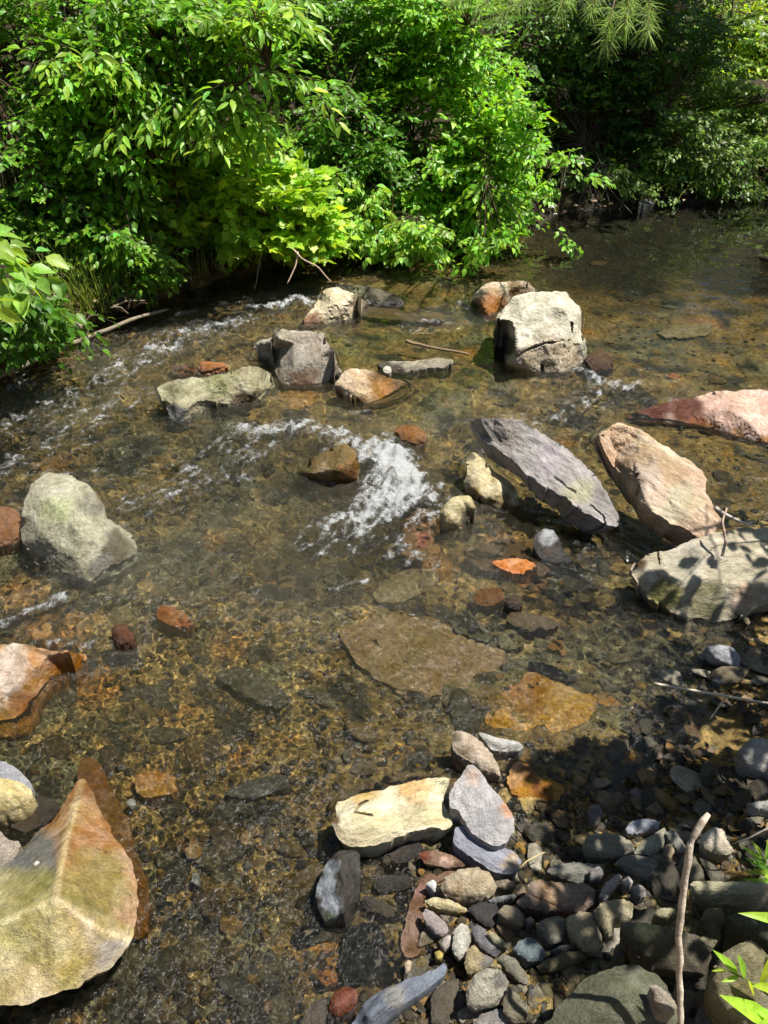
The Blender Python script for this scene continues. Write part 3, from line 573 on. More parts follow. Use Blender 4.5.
R_('stone', 'light grey finger shaped stone beside the knobbly tan grey stone', 'C', [(180,55),(230,70),(300,90),(380,105),(405,130),(380,150),(300,150),(250,145),(220,110)], (178,176,168), (.05,.015), dome=.01, amp=.7)
R_('stone', 'stone with a pale blue left face and dark right face below the cream slab', 'B', [(75,140),(100,80),(130,10),(175,-45),(285,-50),(290,60),(285,170),(222,300),(180,307),(120,297),(85,232)], (70,66,60), (.05,.02), [(185,0,.085),(212,120,.09),(206,250,.07),(255,80,.06)], paint=[(120,130,60,(158,166,172),0),(150,40,42,(152,160,164),0),(150,220,55,(160,164,172),0),(130,280,40,(120,128,104),0)], wet=.6, amp=.7, fine=1.1)  # dark base colour, pale blue laid over the left face
S_('flat dark brown slab under shallow water below the two faced stone', 'B', [(215,330),(290,310),(370,290),(400,350),(420,430),(430,530),(330,590),(270,600),(200,585),(205,450)], (104,96,84), (-.008,-.012), dome=.004, mat=slate(60))
R_('stone', 'long wet blue grey stone at the bottom of the gravel bar', 'B', [(230,840),(260,770),(300,690),(400,622),(520,572),(640,530),(690,490),(712,512),(690,560),(600,625),(500,692),(420,760),(360,850)], (112,120,134), (.05,.03), [(430,650,.075),(330,740,.08)], paint=[(460,650,60,(140,140,138))], dome=.0, under=.1, wet=.35, amp=.5, mat=slate(35))
S_('dark bar shaped stone in the shallows below the cream slab', 'B', [(355,130),(370,85),(430,72),(530,75),(540,110),(520,140),(420,150),(380,150)], (66,62,54), (.005,-.005), dome=.01)
S_('dark ridged stone in the shallows beside the two faced stone', 'B', [(285,200),(310,170),(380,190),(450,230),(492,270),(480,297),(430,290),(400,295),(340,250)], (72,68,58), (.005,-.01), dome=.012)
S_('black blocky stone under water against the cream slab', 'A', [(425,660),(460,580),(530,540),(600,545),(610,590),(590,640),(540,680),(470,690)], (66,63,58), (.0,-.01), dome=.012)
S_('long reddish wet slab bent along the left side of the gravel bar', 'B', [(480,420),(500,320),(530,200),(560,120),(600,70),(720,50),(760,62),(650,105),(605,170),(592,260),(572,300),(585,400),(570,450),(510,470)], (142,108,84), (.012,.0), dome=.004, paint=[(560,150,40,(180,140,130)),(540,420,40,(110,80,44))])
S_('reddish brown shiny wet stone at the bottom edge of the shallows', 'B', [(135,720),(160,640),(210,605),(270,620),(280,660),(250,710),(180,755)], (132,66,28), (.01,-.005), dome=.02)
S_('grey brown wet stone in the bottom corner of the shallows', 'B', [(0,800),(20,740),(60,680),(120,655),(130,700),(120,800)], (96,88,78), (.005,.0), dome=.012)
S_('small gold stone in the shallows beside the shiny reddish stone', 'B', [(80,560),(120,530),(175,545),(180,590),(120,610)], (196,130,44), (-.02,-.025), dome=.008)
G_('stone', 'reddish brown slab with a pale edge under the blue grey oblong slab', 'A', [(565,640),(640,625),(768,655),(832,680),(800,702),(700,708),(600,692)], (150,104,70), (.035,.02), dome=.008, paint=[(700,695,40,(186,150,130)),(600,650,40,(120,66,34))])
G_('pebble', 'yellow sliver shaped pebble below the tan rounded stone', 'B', [(600,195),(640,178),(720,190),(768,215),(802,235),(800,250),(740,248),(660,230),(610,212)], (208,188,112), (.04,.03), dome=.008)
G_('pebble', 'pinkish grey oval pebble beside the bent reddish slab', 'B', [(590,262),(600,232),(640,250),(700,300),(716,340),(680,370),(640,342),(605,305)], (166,150,146), (.04,.025))
G_('pebble', 'olive yellow wet pebble next to the long blue grey stone', 'B', [(545,502),(580,455),(612,482),(600,516),(562,526)], (142,120,48), (.02,.01), wet=.8)
G_('pebble', 'pale orange pebble at the end of the bent reddish slab', 'B', [(500,500),(520,478),(540,490),(532,540),(505,546)], (214,176,136), (.03,.02))
G_('pebble', 'bright yellow chip above the long blue grey stone', 'B', [(645,445),(668,432),(690,450),(680,478),(655,475)], (228,200,90), (.035,.03), dome=.006)
G_('pebble', 'white triangular chip on the bent reddish slab', 'B', [(602,115),(640,92),(655,112),(650,155),(630,140)], (206,210,214), (.045,.035), dome=.005)
G_('stone', 'rounded tan stone below the blue grey oblong slab', 'D', [(45,110),(70,60),(130,25),(210,15),(270,40),(302,100),(290,140),(210,166),(120,152),(60,136)], (198,174,128), (.07,.035), dome=.02, paint=[(110,110,50,(150,128,92))])
G_('stone', 'flat purple brown slab with a crack across it, in the middle of the gravel bar', 'D', [(388,172),(440,130),(450,85),(480,72),(600,85),(700,90),(747,120),(742,180),(700,212),(600,216),(470,206),(402,192)], (156,126,106), (.07,.045), dome=.01, fine=1.0, paint=[(560,120,80,(170,138,108))], grooves=[([(430,132),(500,160),(585,200)],.003)])
G_('stone', 'flat grey stone behind the purple brown slab', 'D', [(525,30),(560,5),(640,-8),(768,0),(790,30),(768,62),(690,88),(600,66),(545,50)], (138,136,122), (.05,.03), mat=slate(0))
G_('pebble', 'upright oval white pebble on the gravel bar', 'D', [(98,380),(110,300),(140,268),(175,280),(186,340),(165,410),(130,432)], (196,190,174), (.05,.03))
G_('stone', 'yellowish tan stone under the upright oval white pebble', 'D', [(156,452),(165,390),(200,362),(230,400),(292,430),(280,460),(215,490),(170,496)], (184,158,100), (.05,.03), paint=[(265,440,40,(120,116,108))])
G_('pebble', 'dark blue grey oval pebble beside the upright white pebble', 'D', [(185,310),(190,280),(230,280),(290,340),(322,395),(300,420),(250,396),(205,350)], (122,120,128), (.05,.03))
G_('pebble', 'tan sliver lying across the dark blue grey oval pebble', 'D', [(255,312),(280,305),(350,360),(347,380),(290,356)], (176,166,118), (.06,.045), dome=.006)
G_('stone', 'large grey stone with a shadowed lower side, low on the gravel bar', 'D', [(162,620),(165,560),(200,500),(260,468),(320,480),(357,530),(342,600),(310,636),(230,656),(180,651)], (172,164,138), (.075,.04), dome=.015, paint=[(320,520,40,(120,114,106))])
G_('pebble', 'orange topped chip leaning on the large grey stone', 'D', [(268,465),(285,450),(320,455),(325,472),(300,480)], (190,160,92), (.075,.06), dome=.006)
G_('stone', 'lumpy brown stone left of the flat purple brown slab', 'D', [(308,215),(335,185),(400,195),(427,240),(415,282),(370,262),(330,240)], (166,148,112), (.055,.035), amp=.9)
G_('pebble', 'long grey green pebble below the blue stone', 'D', [(300,430),(330,400),(390,430),(442,510),(440,546),(400,530),(350,482)], (132,124,104), (.045,.03))
G_('stone', 'rounded grey stone behind the blue stone', 'D', [(478,280),(510,250),(580,235),(617,250),(612,320),(590,352),(540,362),(510,320)], (152,144,122), (.055,.035))
G_('stone', 'block shaped sandy stone right of the rounded grey stone', 'D', [(615,240),(680,215),(742,220),(770,290),(785,380),(760,405),(700,396),(650,342),(622,290)], (182,162,122), (.07,.045), dome=.008)
G_('stone', 'olive flat stone under the block shaped sandy stone', 'D', [(480,462),(530,430),(600,400),(690,392),(712,422),(640,462),(560,486),(500,482)], (126,116,74), (.035,.02))
G_('pebble', 'pale blue wet stone lying on the gravel bar', 'D', [(373,385),(400,345),(450,328),(490,355),(527,400),(510,436),(450,441),(410,416)], (112,144,156), (.055,.045), dome=.008, wet=.25)
G_('stone', 'black wedge of slate between the rounded tan stone and the lumpy brown stone', 'D', [(168,200),(230,170),(300,165),(312,230),(280,292),(220,262)], (62,62,62), (.03,.02), mat=slate(40))
G_('pebble', 'thin grey splinter above the black wedge of slate', 'D', [(263,165),(300,148),(380,135),(392,150),(330,166),(290,176)], (136,140,142), (.05,.04), dome=.005)
G_('stone', 'brown wedge stone below the large grey stone', 'D', [(330,622),(350,560),(400,590),(452,650),(430,712),(380,722),(332,670)], (136,124,94), (.045,.025))
G_('stone', 'wet grey stone cut by the bottom edge of the picture', 'D', [(180,740),(230,680),(320,650),(362,700),(365,770),(190,775)], (146,142,136), (.04,.02), wet=.3)
G_('pebble', 'small pinkish white pebble beside the upright oval white pebble', 'D', [(48,370),(65,330),(97,320),(92,370),(65,392)], (202,184,170), (.04,.025))
G_('pebble', 'small tan pebble right of the rounded tan stone', 'D', [(308,100),(345,68),(382,85),(382,112),(340,120)], (186,156,120), (.04,.025))
G_('pebble', 'small brown pebble at the tip of the purple brown slab', 'D', [(383,110),(420,95),(442,130),(415,152),(390,142)], (174,136,110), (.04,.03))
G_('pebble', 'little orange chip in the gap below the olive flat stone', 'D', [(588,540),(610,545),(624,570),(605,580)], (210,132,62), (.03,.02), dome=.005)
G_('pebble', 'thin dark grey stone between the blue stone and the sandy stone', 'D', [(543,390),(600,365),(650,365),(657,385),(600,396),(560,406)], (112,112,104), (.045,.035), dome=.006)
G_('pebble', 'small grey pebble below the tip of the purple brown slab', 'D', [(428,250),(460,235),(477,265),(450,287)], (140,130,124), (.04,.025))
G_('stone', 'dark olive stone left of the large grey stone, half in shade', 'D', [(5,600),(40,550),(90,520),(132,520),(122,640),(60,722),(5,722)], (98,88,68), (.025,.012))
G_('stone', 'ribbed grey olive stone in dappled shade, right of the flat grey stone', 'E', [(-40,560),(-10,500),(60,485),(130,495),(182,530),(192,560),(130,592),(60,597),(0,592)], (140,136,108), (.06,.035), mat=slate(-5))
G_('pebble', 'bluish white flat stone above the ribbed grey olive stone', 'E', [(153,470),(180,435),(250,425),(302,440),(302,466),(220,487),(165,492)], (176,184,204), (.05,.035), dome=.006)
G_('stone', 'pale slanted stone right of the ribbed grey olive stone', 'E', [(183,577),(230,520),(322,460),(332,500),(310,562),(260,584)], (166,164,136), (.055,.035))
G_('stone', 'striped dark grey stone below the pale slanted stone', 'E', [(108,612),(160,580),(260,590),(332,640),(322,692),(240,692),(170,662)], (126,124,112), (.05,.03), mat=slate(-15))
G_('stone', 'wet orange splinter of rock in the shaded shallows', 'E', [(278,330),(290,290),(330,320),(380,370),(412,400),(390,427),(360,402),(320,372)], (176,124,38), (.03,.015), wet=.7)
G_('stone', 'pale sunlit block beside the foot of the standing twig', 'E', [(473,520),(500,480),(540,460),(577,475),(592,520),(622,565),(600,582),(560,577),(500,562)], (206,190,154), (.065,.045), dome=.008)
G_('rock', 'grey white rock at the right edge above the gravel bar', 'E', [(638,130),(690,80),(740,75),(820,100),(820,290),(740,242),(690,222),(650,192)], (170,166,156), (.12,.04), dome=.02)
G_('stone', 'grey white flat stone below the rock at the right edge', 'E', [(678,362),(720,350),(800,350),(820,385),(720,382)], (176,176,170), (.05,.04), dome=.006)
G_('stone', 'thin leaning brown stone behind the orange splinter', 'E', [(168,310),(200,290),(242,350),(220,362)], (138,122,110), (.045,.03), dome=.006)
G_('stone', 'upright grey stone left of the bluish white flat stone', 'E', [(-10,410),(0,365),(40,365),(57,400),(40,452),(0,462)], (126,121,116), (.06,.03))
G_('stone', 'brown flat stone beside the orange splinter', 'E', [(238,382),(290,350),(322,400),(280,412)], (136,110,78), (.035,.025), dome=.006)
G_('stone', 'narrow white wedge beside the standing twig', 'E', [(325,482),(370,480),(422,560),(390,572),(350,532)], (158,156,140), (.055,.04), dome=.006)
G_('pebble', 'sandy yellow pebble below the narrow white wedge', 'E', [(318,542),(350,530),(367,570),(345,602),(320,582)], (180,154,98), (.045,.03))
G_('pebble', 'grey pink pebble between the purple brown slab and the striped dark stone', 'E', [(-2,645),(40,630),(62,660),(40,692),(0,692)], (156,150,150), (.05,.035))
G_('rock', 'long tan rock with shadow stripes, right of the standing twig', 'F', [(425,130),(440,75),(520,80),(640,75),(768,80),(850,150),(850,185),(690,190),(600,160),(560,185),(515,182)], (182,168,116), (.11,.06), dome=.015, mat=slate(0))
G_('stone', 'sandy stone with a leaf shadow, left of the standing twig', 'F', [(18,200),(60,160),(140,150),(187,170),(182,235),(110,245),(102,300),(80,312),(28,240)], (174,158,106), (.07,.05), dome=.01)
G_('pebble', 'slim grey pebble above the sandy stone with a leaf shadow', 'F', [(38,140),(60,90),(120,40),(142,55),(102,110),(60,162)], (172,162,156), (.055,.04), dome=.008)
G_('pebble', 'small white pebble at the tip of the slim grey pebble', 'F', [(138,70),(165,50),(187,75),(172,107),(145,92)], (198,190,178), (.055,.045), dome=.008)
G_('pebble', 'grey white pebble left of the standing twig', 'F', [(178,100),(210,88),(242,105),(242,140),(215,152)], (182,172,162), (.055,.04), dome=.01)
G_('rock', 'big dark olive rock behind the standing twig', 'F', [(128,255),(200,250),(290,262),(380,280),(482,320),(522,400),(500,482),(360,462),(260,442),(190,382)], (112,102,76), (.13,.05), inner=[(300,330,.12)], dome=.01, paint=[(240,270,60,(176,164,118))])
G_('stone', 'upright olive stone right of the standing twig', 'F', [(478,240),(500,190),(572,190),(582,260),(562,332),(500,312)], (138,128,86), (.1,.06), dome=.01)
G_('pebble', 'pale tan stone at the foot of the upright olive stone', 'F', [(448,332),(490,310),(552,330),(532,362),(480,362)], (186,172,128), (.08,.065), dome=.008)
G_('rock', 'mossy dark rock at the right edge above the green plant', 'F', [(578,230),(640,215),(768,250),(850,330),(850,380),(760,350),(680,302),(600,272)], (86,90,62), (.12,.07), dome=.02)
G_('rock', 'rounded olive tan rock behind the green plant, in the near right corner', 'F', [(508,502),(560,400),(640,340),(702,330),(768,390),(850,480),(850,640),(760,720),(650,720),(560,642),(518,560)], (148,138,88), (.17,.06), dome=.03, paint=[(660,560,60,(120,112,66))])
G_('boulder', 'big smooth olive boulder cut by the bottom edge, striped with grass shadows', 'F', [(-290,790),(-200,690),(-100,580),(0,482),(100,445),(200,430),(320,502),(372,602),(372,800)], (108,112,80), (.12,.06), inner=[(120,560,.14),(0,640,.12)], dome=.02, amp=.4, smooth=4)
G_('stone', 'pinkish tan flat stone lying against the smooth olive boulder', 'F', [(258,522),(290,520),(350,570),(382,622),(350,662),(300,642),(275,592)], (172,152,126), (.17,.13), dome=.008)
G_('stone', 'yellow grey stone between the sandy stone and the dark olive rock', 'F', [(273,217),(300,190),(360,190),(382,222),(330,242),(290,237)], (172,166,110), (.09,.07), dome=.01)
G_('stone', 'dark green stone above the smooth olive boulder', 'F', [(108,352),(130,340),(162,380),(152,422),(115,402)], (104,114,94), (.07,.05), dome=.01)
# loose cobbles and pebbles that fill in between, and the gravel
def blob(seed, col, flat=.5, wet=0., facets=11, soft=2):
    n, m = 22, 13; th = np.linspace(0, 2 * math.pi, n, endpoint=False); ph = np.linspace(-math.pi / 2, math.pi / 2, m)
    TH, PH = np.meshgrid(th, ph); D = np.stack([np.cos(PH) * np.cos(TH), np.cos(PH) * np.sin(TH), np.sin(PH)], -1)
    r_ = np.random.default_rng(seed); r = np.ones(TH.shape) * 9
    for _ in range(facets):                                        # cut by random planes: worn, blocky stone
        nn = r_.normal(size=3); nn /= np.linalg.norm(nn); k = np.maximum(D @ nn, 1e-3); r = np.minimum(r, r_.uniform(.62, .95) / k)
    r = np.minimum(r, 1.25); r = r * (1 + .06 * fbm(D[..., 0] * 2, D[..., 1] * 2, D[..., 2] * 2 + seed, 3))
    for _ in range(soft): r = .5 * r + .125 * (np.roll(r, 1, 1) + np.roll(r, -1, 1) + np.roll(r, 1, 0) + np.roll(r, -1, 0))
    V = D * r[..., None] * np.array([.56, .5 * (r_.uniform(.38, .75) if soft == 0 else r_.uniform(.5, .85)), .5 * flat])
    V[0] = V[0].mean(0); V[-1] = V[-1].mean(0)
    idx = np.arange(n * m).reshape(m, n)
    F = np.stack([idx[:-1], np.roll(idx[:-1], -1, 1), np.roll(idx[1:], -1, 1), idx[1:]], -1).reshape(-1, 4)
    return V.reshape(-1, 3), F
def free_of_rocks(u, v, pad):
    ok = np.ones(len(u), bool)
    for P in ROCK_POLYS:
        m = (u > P[:, 0].min() - pad) & (u < P[:, 0].max() + pad) & (v > P[:, 1].min() - pad) & (v < P[:, 1].max() + pad) & ok
        if m.any():
            i = np.where(m)[0]; h = inpoly(u[i], v[i], P) | (seg_dist(u[i], v[i], P) < pad); ok[i[h]] = False
    return ok
def scatter(protos, name, label, group, u, v, size, lift=0.):
    P = on_ground(u, v); first = [True] * len(protos)
    for i in range(len(u)):
        o = random.choice(protos); o = o.copy(); COL.objects.link(o)
        o.location = (P[i, 0], P[i, 1], P[i, 2] + lift * size[i]); o.scale = (size[i],) * 3
        o.rotation_euler = (random.uniform(-.35, .35), random.uniform(-.35, .35), random.uniform(0, 6.28))
        tag(o, label, 'stone', group)
    for o in protos: bpy.data.objects.remove(o)
def protos(name, cols, wet, flat, mats=None, facets=11, soft=2):
    r = []
    for i, c in enumerate(cols):
        V, F = blob(100 + i + len(name), c, flat * random.uniform(.75, 1.25), 0, facets, soft)
        mm = fbm(V[:, 0] * 5, V[:, 1] * 5, V[:, 2] * 5 + i, 3)[:, None]
        r.append(mesh_obj(name, V, F, mats or M_ROCK, np.clip(lin(c, ALB) * (1 + .25 * mm), .003, .9), attrs={'wet': np.full(len(V), wet)}))
        if soft == 0: r[-1].data.set_sharp_from_angle(angle=RAD(24))
    return r
def pick(poly, n, pad, bottom=1040):
    poly = np.array(poly); us, vs = [], []
    while len(us) < n:
        u = rng.uniform(poly[:, 0].min(), poly[:, 0].max(), 800); v = rng.uniform(poly[:, 1].min(), poly[:, 1].max(), 800)
        ok = inpoly(u, v, poly); u, v = u[ok], v[ok]; ok = free_of_rocks(u, v, pad); us += list(u[ok]); vs += list(v[ok])
    return np.array(us[:n]), np.array(vs[:n])
u, v = pick([(-30,400),(150,430),(280,400),(420,330),(560,250),(790,215),(790,520),(650,640),(500,840),(300,1030),(-30,1030)], 130, 5)
scatter(protos('submerged_cobble', [(108,98,66),(124,106,66),(92,86,64),(136,110,58),(110,102,74),(80,74,56),(132,108,62),(114,106,80),(100,82,52),(86,82,68)], 1., .4, M_GRAN), 'submerged_cobble', 'dull brown or olive cobble lying on the stream bed under the clear water', 'cobbles on the stream bed', u, v, rng.uniform(.04, .12, len(u)) * np.where(v < 400, 1.4, 1.), .02)
u, v = pick([(640,625),(790,600),(980,600),(980,1040),(330,1040),(420,960),(440,880),(520,830),(600,770),(650,700)], 265, 0)
sz = rng.uniform(.03, .075, len(u)) * np.where(u > 600, 1.35, 1)
scatter(protos('pebble', [(134,128,108),(104,99,84),(158,142,112),(86,82,70),(122,110,86),(112,106,92),(70,66,54),(168,160,138),(126,104,78),(92,87,68),(140,130,112),(80,76,62)], .4, .24, None, 8, 0), 'pebble', 'plain small pebble wedged between the bigger stones of the gravel bar', 'small pebbles of the gravel bar', u, v, sz, .15)
# gravel: thousands of little stones as one mesh
def gravel(name, u, v, s0, s1, cols, mat, kind='stuff'):
    P = on_ground(u, v); n = len(u)
    t_ = (1 + 5 ** .5) / 2
    iv = np.array([(-1,t_,0),(1,t_,0),(-1,-t_,0),(1,-t_,0),(0,-1,t_),(0,1,t_),(0,-1,-t_),(0,1,-t_),(t_,0,-1),(t_,0,1),(-t_,0,-1),(-t_,0,1)]) / 1.9
    fi = np.array([(0,11,5),(0,5,1),(0,1,7),(0,7,10),(0,10,11),(1,5,9),(5,11,4),(11,10,2),(10,7,6),(7,1,8),(3,9,4),(3,4,2),(3,2,6),(3,6,8),(3,8,9),(4,9,5),(2,4,11),(6,2,10),(8,6,7),(9,8,1)])
    s = (s0 * (s1 / s0) ** rng.random(n) ** 1.6)
    V = iv[None] * rng.uniform(.7, 1.25, (n, 12, 1)) * (s[:, None] * rng.uniform(.5, 1.1, (n, 3)) * np.array([1, 1, .55]))[:, None, :]
    a = rng.uniform(0, 6.28, n); ca, sa = np.cos(a)[:, None], np.sin(a)[:, None]
    V = np.stack([V[..., 0] * ca - V[..., 1] * sa, V[..., 0] * sa + V[..., 1] * ca, V[..., 2]], -1) + P[:, None, :] + np.array([0, 0, .15]) * s[:, None, None]
    F = (fi[None] + (np.arange(n) * 12)[:, None, None]).reshape(-1, 3)
    c = np.array([lin(c, ALB) for c in cols])[rng.integers(0, len(cols), n)] * rng.uniform(.6, 1.3, (n, 1))
    o = mesh_obj(name, V.reshape(-1, 3), F, mat, np.clip(np.repeat(c, 12, 0), .003, .8), attrs={'wet': np.full(n * 12, 0.)})
    return tag(o, kind=kind)
u = rng.uniform(-60, 830, 14000); v = rng.uniform(225, 1045, 14000); P = on_ground(u, v); k = bank_d(P[:, 0], P[:, 1]) < .05; u, v = u[k], v[k]
k = free_of_rocks(u, v, .5); u, v = u[k], v[k]
gravel('gravel', u, v, .004, .022, [(110,98,66),(88,80,58),(136,114,66),(70,66,52),(156,122,60),(122,112,88),(166,128,60),(98,92,76),(84,70,46)], M_ROCK)

u, v = pick([(640,640),(790,600),(1150,560),(1150,1040),(330,1040),(420,960),(440,880),(520,830),(600,770)], 9000, 0)
gravel('gravel', u, v, .004, .016, [(104,98,82),(84,80,68),(132,120,94),(70,66,56),(150,138,112),(112,92,66),(96,94,88)], M_ROCK)
# ------------------------------------------------------------------ water
X, Y, F = fan(np.concatenate([np.linspace(1400, 1060, 50), np.linspace(1058, 560, 480), np.linspace(558.8, 280, 260), np.linspace(278.5, 178, 60)]), 860, .66, .25)
FLOW = np.array([-.62, -.78])
def pxstrokes(strokes, X, Y, soft=1.):
    r = np.zeros(X.shape)
    for pts, rad, amt in strokes:
        W = unproj(*np.array(pts, float).T, 0.0)[:, :2]
        d = seg_dist(X, Y, W, False); r = np.maximum(r, amt * sstep(rad, rad * .15, d))
    return r
FOAM = [([(392,458),(402,480),(398,502)], .15, 1.15), ([(378,448),(395,462)], .08, .9), ([(240,432),(275,430),(300,428),(322,432),(345,440),(365,450),(385,462)], .12, .66), ([(372,452),(385,470),(390,490),(380,505),(360,520)], .17, .8), ([(380,470),(410,480),(425,500)], .12, .7), ([(360,520),(330,528)], .12, .6), ([(395,455),(388,440)], .08, .6),
        ([(395,500),(360,535),(320,545)], .16, .36), ([(270,440),(240,455),(200,470)], .16, .42), ([(420,480),(435,500),(420,520)], .12, .5), ([(225,440),(205,460)], .1, .3),
        ([(255,310),(275,305),(300,302),(310,304)], .09, .8), ([(240,322),(215,330),(190,338),(165,350),(140,362)], .16, .5), ([(155,345),(130,368),(100,385)], .12, .5), ([(170,318),(190,312)], .08, .4), ([(20,375),(10,390)], .12, .5),
        ([(580,372),(600,383),(630,388),(640,384)], .08, .62), ([(600,383),(590,400),(570,412)], .09, .4), ([(420,322),(450,326)], .04, .5), ([(470,310),(455,300)], .06, .35), ([(60,398),(20,420),(-20,440)], .26, .38), ([(120,400),(60,440),(0,460)], .3, .32), ([(200,330),(120,370)], .25, .45), ([(230,470),(150,500)], .2, .35), ([(380,540),(420,560)], .12, .35), ([(200,560),(260,600)], .1, .12), ([(95,470),(110,480)], .05, .4),
        ([(70,595),(30,610),(-10,630)], .035, .55), ([(50,645),(85,648),(110,642)], .03, .4), ([(330,592),(370,580)], .02, .4), ([(338,413),(370,413)], .03, .5), ([(590,405),(520,425)], .14, .25), ([(630,405),(700,402)], .05, .3)]
RAPID = [([(240,430),(390,470),(360,530)], .5, 1.), ([(310,300),(140,360),(-20,440)], .6, 1.), ([(580,372),(640,386)], .3, .8), ([(150,420),(0,470)], .6, .8), ([(560,400),(480,420)], .4, .5), ([(300,540),(150,520)], .6, .5), ([(70,595),(-10,630)], .2, .5), ([(430,480),(440,540)], .3, .5), ([(60,645),(110,640)], .2, .5), ([(540,610),(600,640),(650,610)], .3, .55), ([(630,560),(660,540)], .2, .6), ([(430,600),(460,610)], .12, .6), ([(370,780),(380,800)], .1, .5), ([(640,400),(700,400)], .2, .7), ([(430,320),(470,310)], .3, .5)]
foam = pxstrokes(FOAM, X, Y); rap = pxstrokes(RAPID, X, Y)
dist = np.hypot(X, Y)
a_ = X * FLOW[0] + Y * FLOW[1]; b_ = -X * FLOW[1] + Y * FLOW[0]
calm = sstep(.2, 1.6, X - 0.2) * sstep(3.6, 4.6, Y)
amp = .0065 * (1 - .6 * calm) + .015 * rap
Zw = amp * (fbm(a_ * 5, b_ * 3.2, 1., 2) * 1.0 + .55 * fbm(a_ * 13, b_ * 8, 5., 2))
Zw += (.0016 * (1 - .8 * calm) + .0075 * rap) * fbm(a_ * 30, b_ * 21, 9., 2)
Zw += (.0013 * pn(a_ * 62, b_ * 48, 3.) + .0007 * pn(a_ * 125 + 9, b_ * 95, 7.)) * (1 - .7 * calm) * sstep(4.5, 2.2, dist)
murk = (1 - calm) * np.clip(.010 + .065 * pxstrokes([([(380,480),(320,540),(230,590)], .9, 1.), ([(250,330),(60,400)], .7, .8), ([(420,400),(300,410)], .6, .5), ([(400,560),(300,620)], .6, .6)], X, Y) * (.7 + .8 * fbm(a_ * 1.5, b_ * 5, 6., 4)), 0, .3)
cr = (1 - np.abs(pn(a_ * 22, b_ * 13, 2.5))) ** 3; cr2 = (1 - np.abs(pn(a_ * 48, b_ * 30, 6.5))) ** 3
Zw += rap * (.008 * cr + .004 * cr2)
Zw += foam * (.03 + .026 * fbm(a_ * 14, b_ * 20, 2., 3) + .012 * pn(X * 45, Y * 45, 4.))
ring = np.zeros(X.shape)
for Pq in ROCK_POLYS[:NSTREAM]:                                # ripples where the stream meets a rock
    W = unproj(Pq[:, 0], Pq[:, 1], np.zeros(len(Pq)))[:, :2]; c0 = W.mean(0); rr = np.max(np.hypot(*(W - c0).T)) + .25
    m = np.hypot(X - c0[0], Y - c0[1]) < rr
    if not m.any(): continue
    d = seg_dist(X[m], Y[m], W); up_ = sstep(-.1, .25, -((X[m] - c0[0]) * FLOW[0] + (Y[m] - c0[1]) * FLOW[1]))
    Zw[m] += (.0045 * np.cos(d * 130) + .004) * np.exp(-d * 26) * (.5 + .8 * up_)
    ring[m] = np.maximum(ring[m], np.exp(-d * 55) * (.35 + .65 * up_))
Zw = Zw - .004
# streaky, broken foam
st = fbm(a_ * 9, b_ * 30, 2., 4, .65); lac = 1 - np.abs(fbm(X * 17, Y * 17, 7., 3)) * 2.2
fm = np.clip(foam * 1.0 - .42 + .5 * st + .3 * lac, 0, 1) * sstep(.02, .2, foam)
fm = np.maximum(fm, np.clip(ring * .5 * (.35 + .8 * rap) * (.4 + 1.2 * fbm(X * 25, Y * 25, 3., 3)), 0, .6))
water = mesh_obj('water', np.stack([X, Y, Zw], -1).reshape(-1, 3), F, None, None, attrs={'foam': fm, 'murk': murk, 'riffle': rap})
tag(water, kind='structure')
t = NT('clear_water'); p = t.pos()
g = t.n('BsdfGlass'); t.set(g, 'IOR', 1.33); t.set(g, 'Roughness', 0.0); t.set(g, 'Color', (.93, .95, .90, 1))
fn = t.noise(p, 70, 6, .8, 1.); fn2 = t.noise(p, 300, 3, .7)
fa = t.attr('foam', True)
ff = t.math('ADD', t.math('MULTIPLY', fa, 1.5), t.math('ADD', t.math('MULTIPLY', t.math('SUBTRACT', fn, .5), 3.), t.math('MULTIPLY', t.math('SUBTRACT', fn2, .5), 2.2)))
ff = t.math('MULTIPLY', t.rng(ff, .25, 1.25, 0, .82, True), t.rng(fa, .02, .12, 0, 1))
glint_dots = t.math('MULTIPLY', t.rng(t.noise(p, 190, 2, .6), .655, .70, 0, .95), t.math('MULTIPLY', t.attr('riffle', True), t.rng(t.noise(p, 16, 4, .7), .5, .62, 0, 1)))  # white dots painted into the riffles in place of sun glints
ff = t.math('MAXIMUM', ff, glint_dots)
nb = t.bump(t.math('ADD', t.noise(p, 42, 3, .6), t.math('MULTIPLY', t.noise(p, 150, 3, .7), .45)), t.rng(t.attr('riffle', True), 0, 1, .3, 1.), .055)
gl = t.n('BsdfGlossy'); t.set(gl, 'Roughness', .13); t.set(gl, 'Color', (1, 1, 1, 1)); t.set(gl, 'Normal', nb)
fo = t.principled((.82, .85, .86), .5, t.bump(t.math('ADD', fn, t.math('MULTIPLY', fn2, .5)), 1., .02), .5)
mk = t.n('MixShader'); df = t.n('BsdfDiffuse'); t.set(df, 'Color', (.30, .27, .17, 1)); t.set(mk, 0, t.attr('murk', True)); ms = t.n('MixShader'); t.set(ms, 0, t.rng(t.attr('riffle', True), 0, 1, .005, .065)); t.set(ms, 1, g.outputs[0]); t.set(ms, 2, gl.outputs[0]); t.set(mk, 1, ms.outputs[0]); t.set(mk, 2, df.outputs[0])
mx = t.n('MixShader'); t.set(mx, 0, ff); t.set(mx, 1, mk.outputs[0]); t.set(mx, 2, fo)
water.data.materials.append(t.finish(mx.outputs[0]))
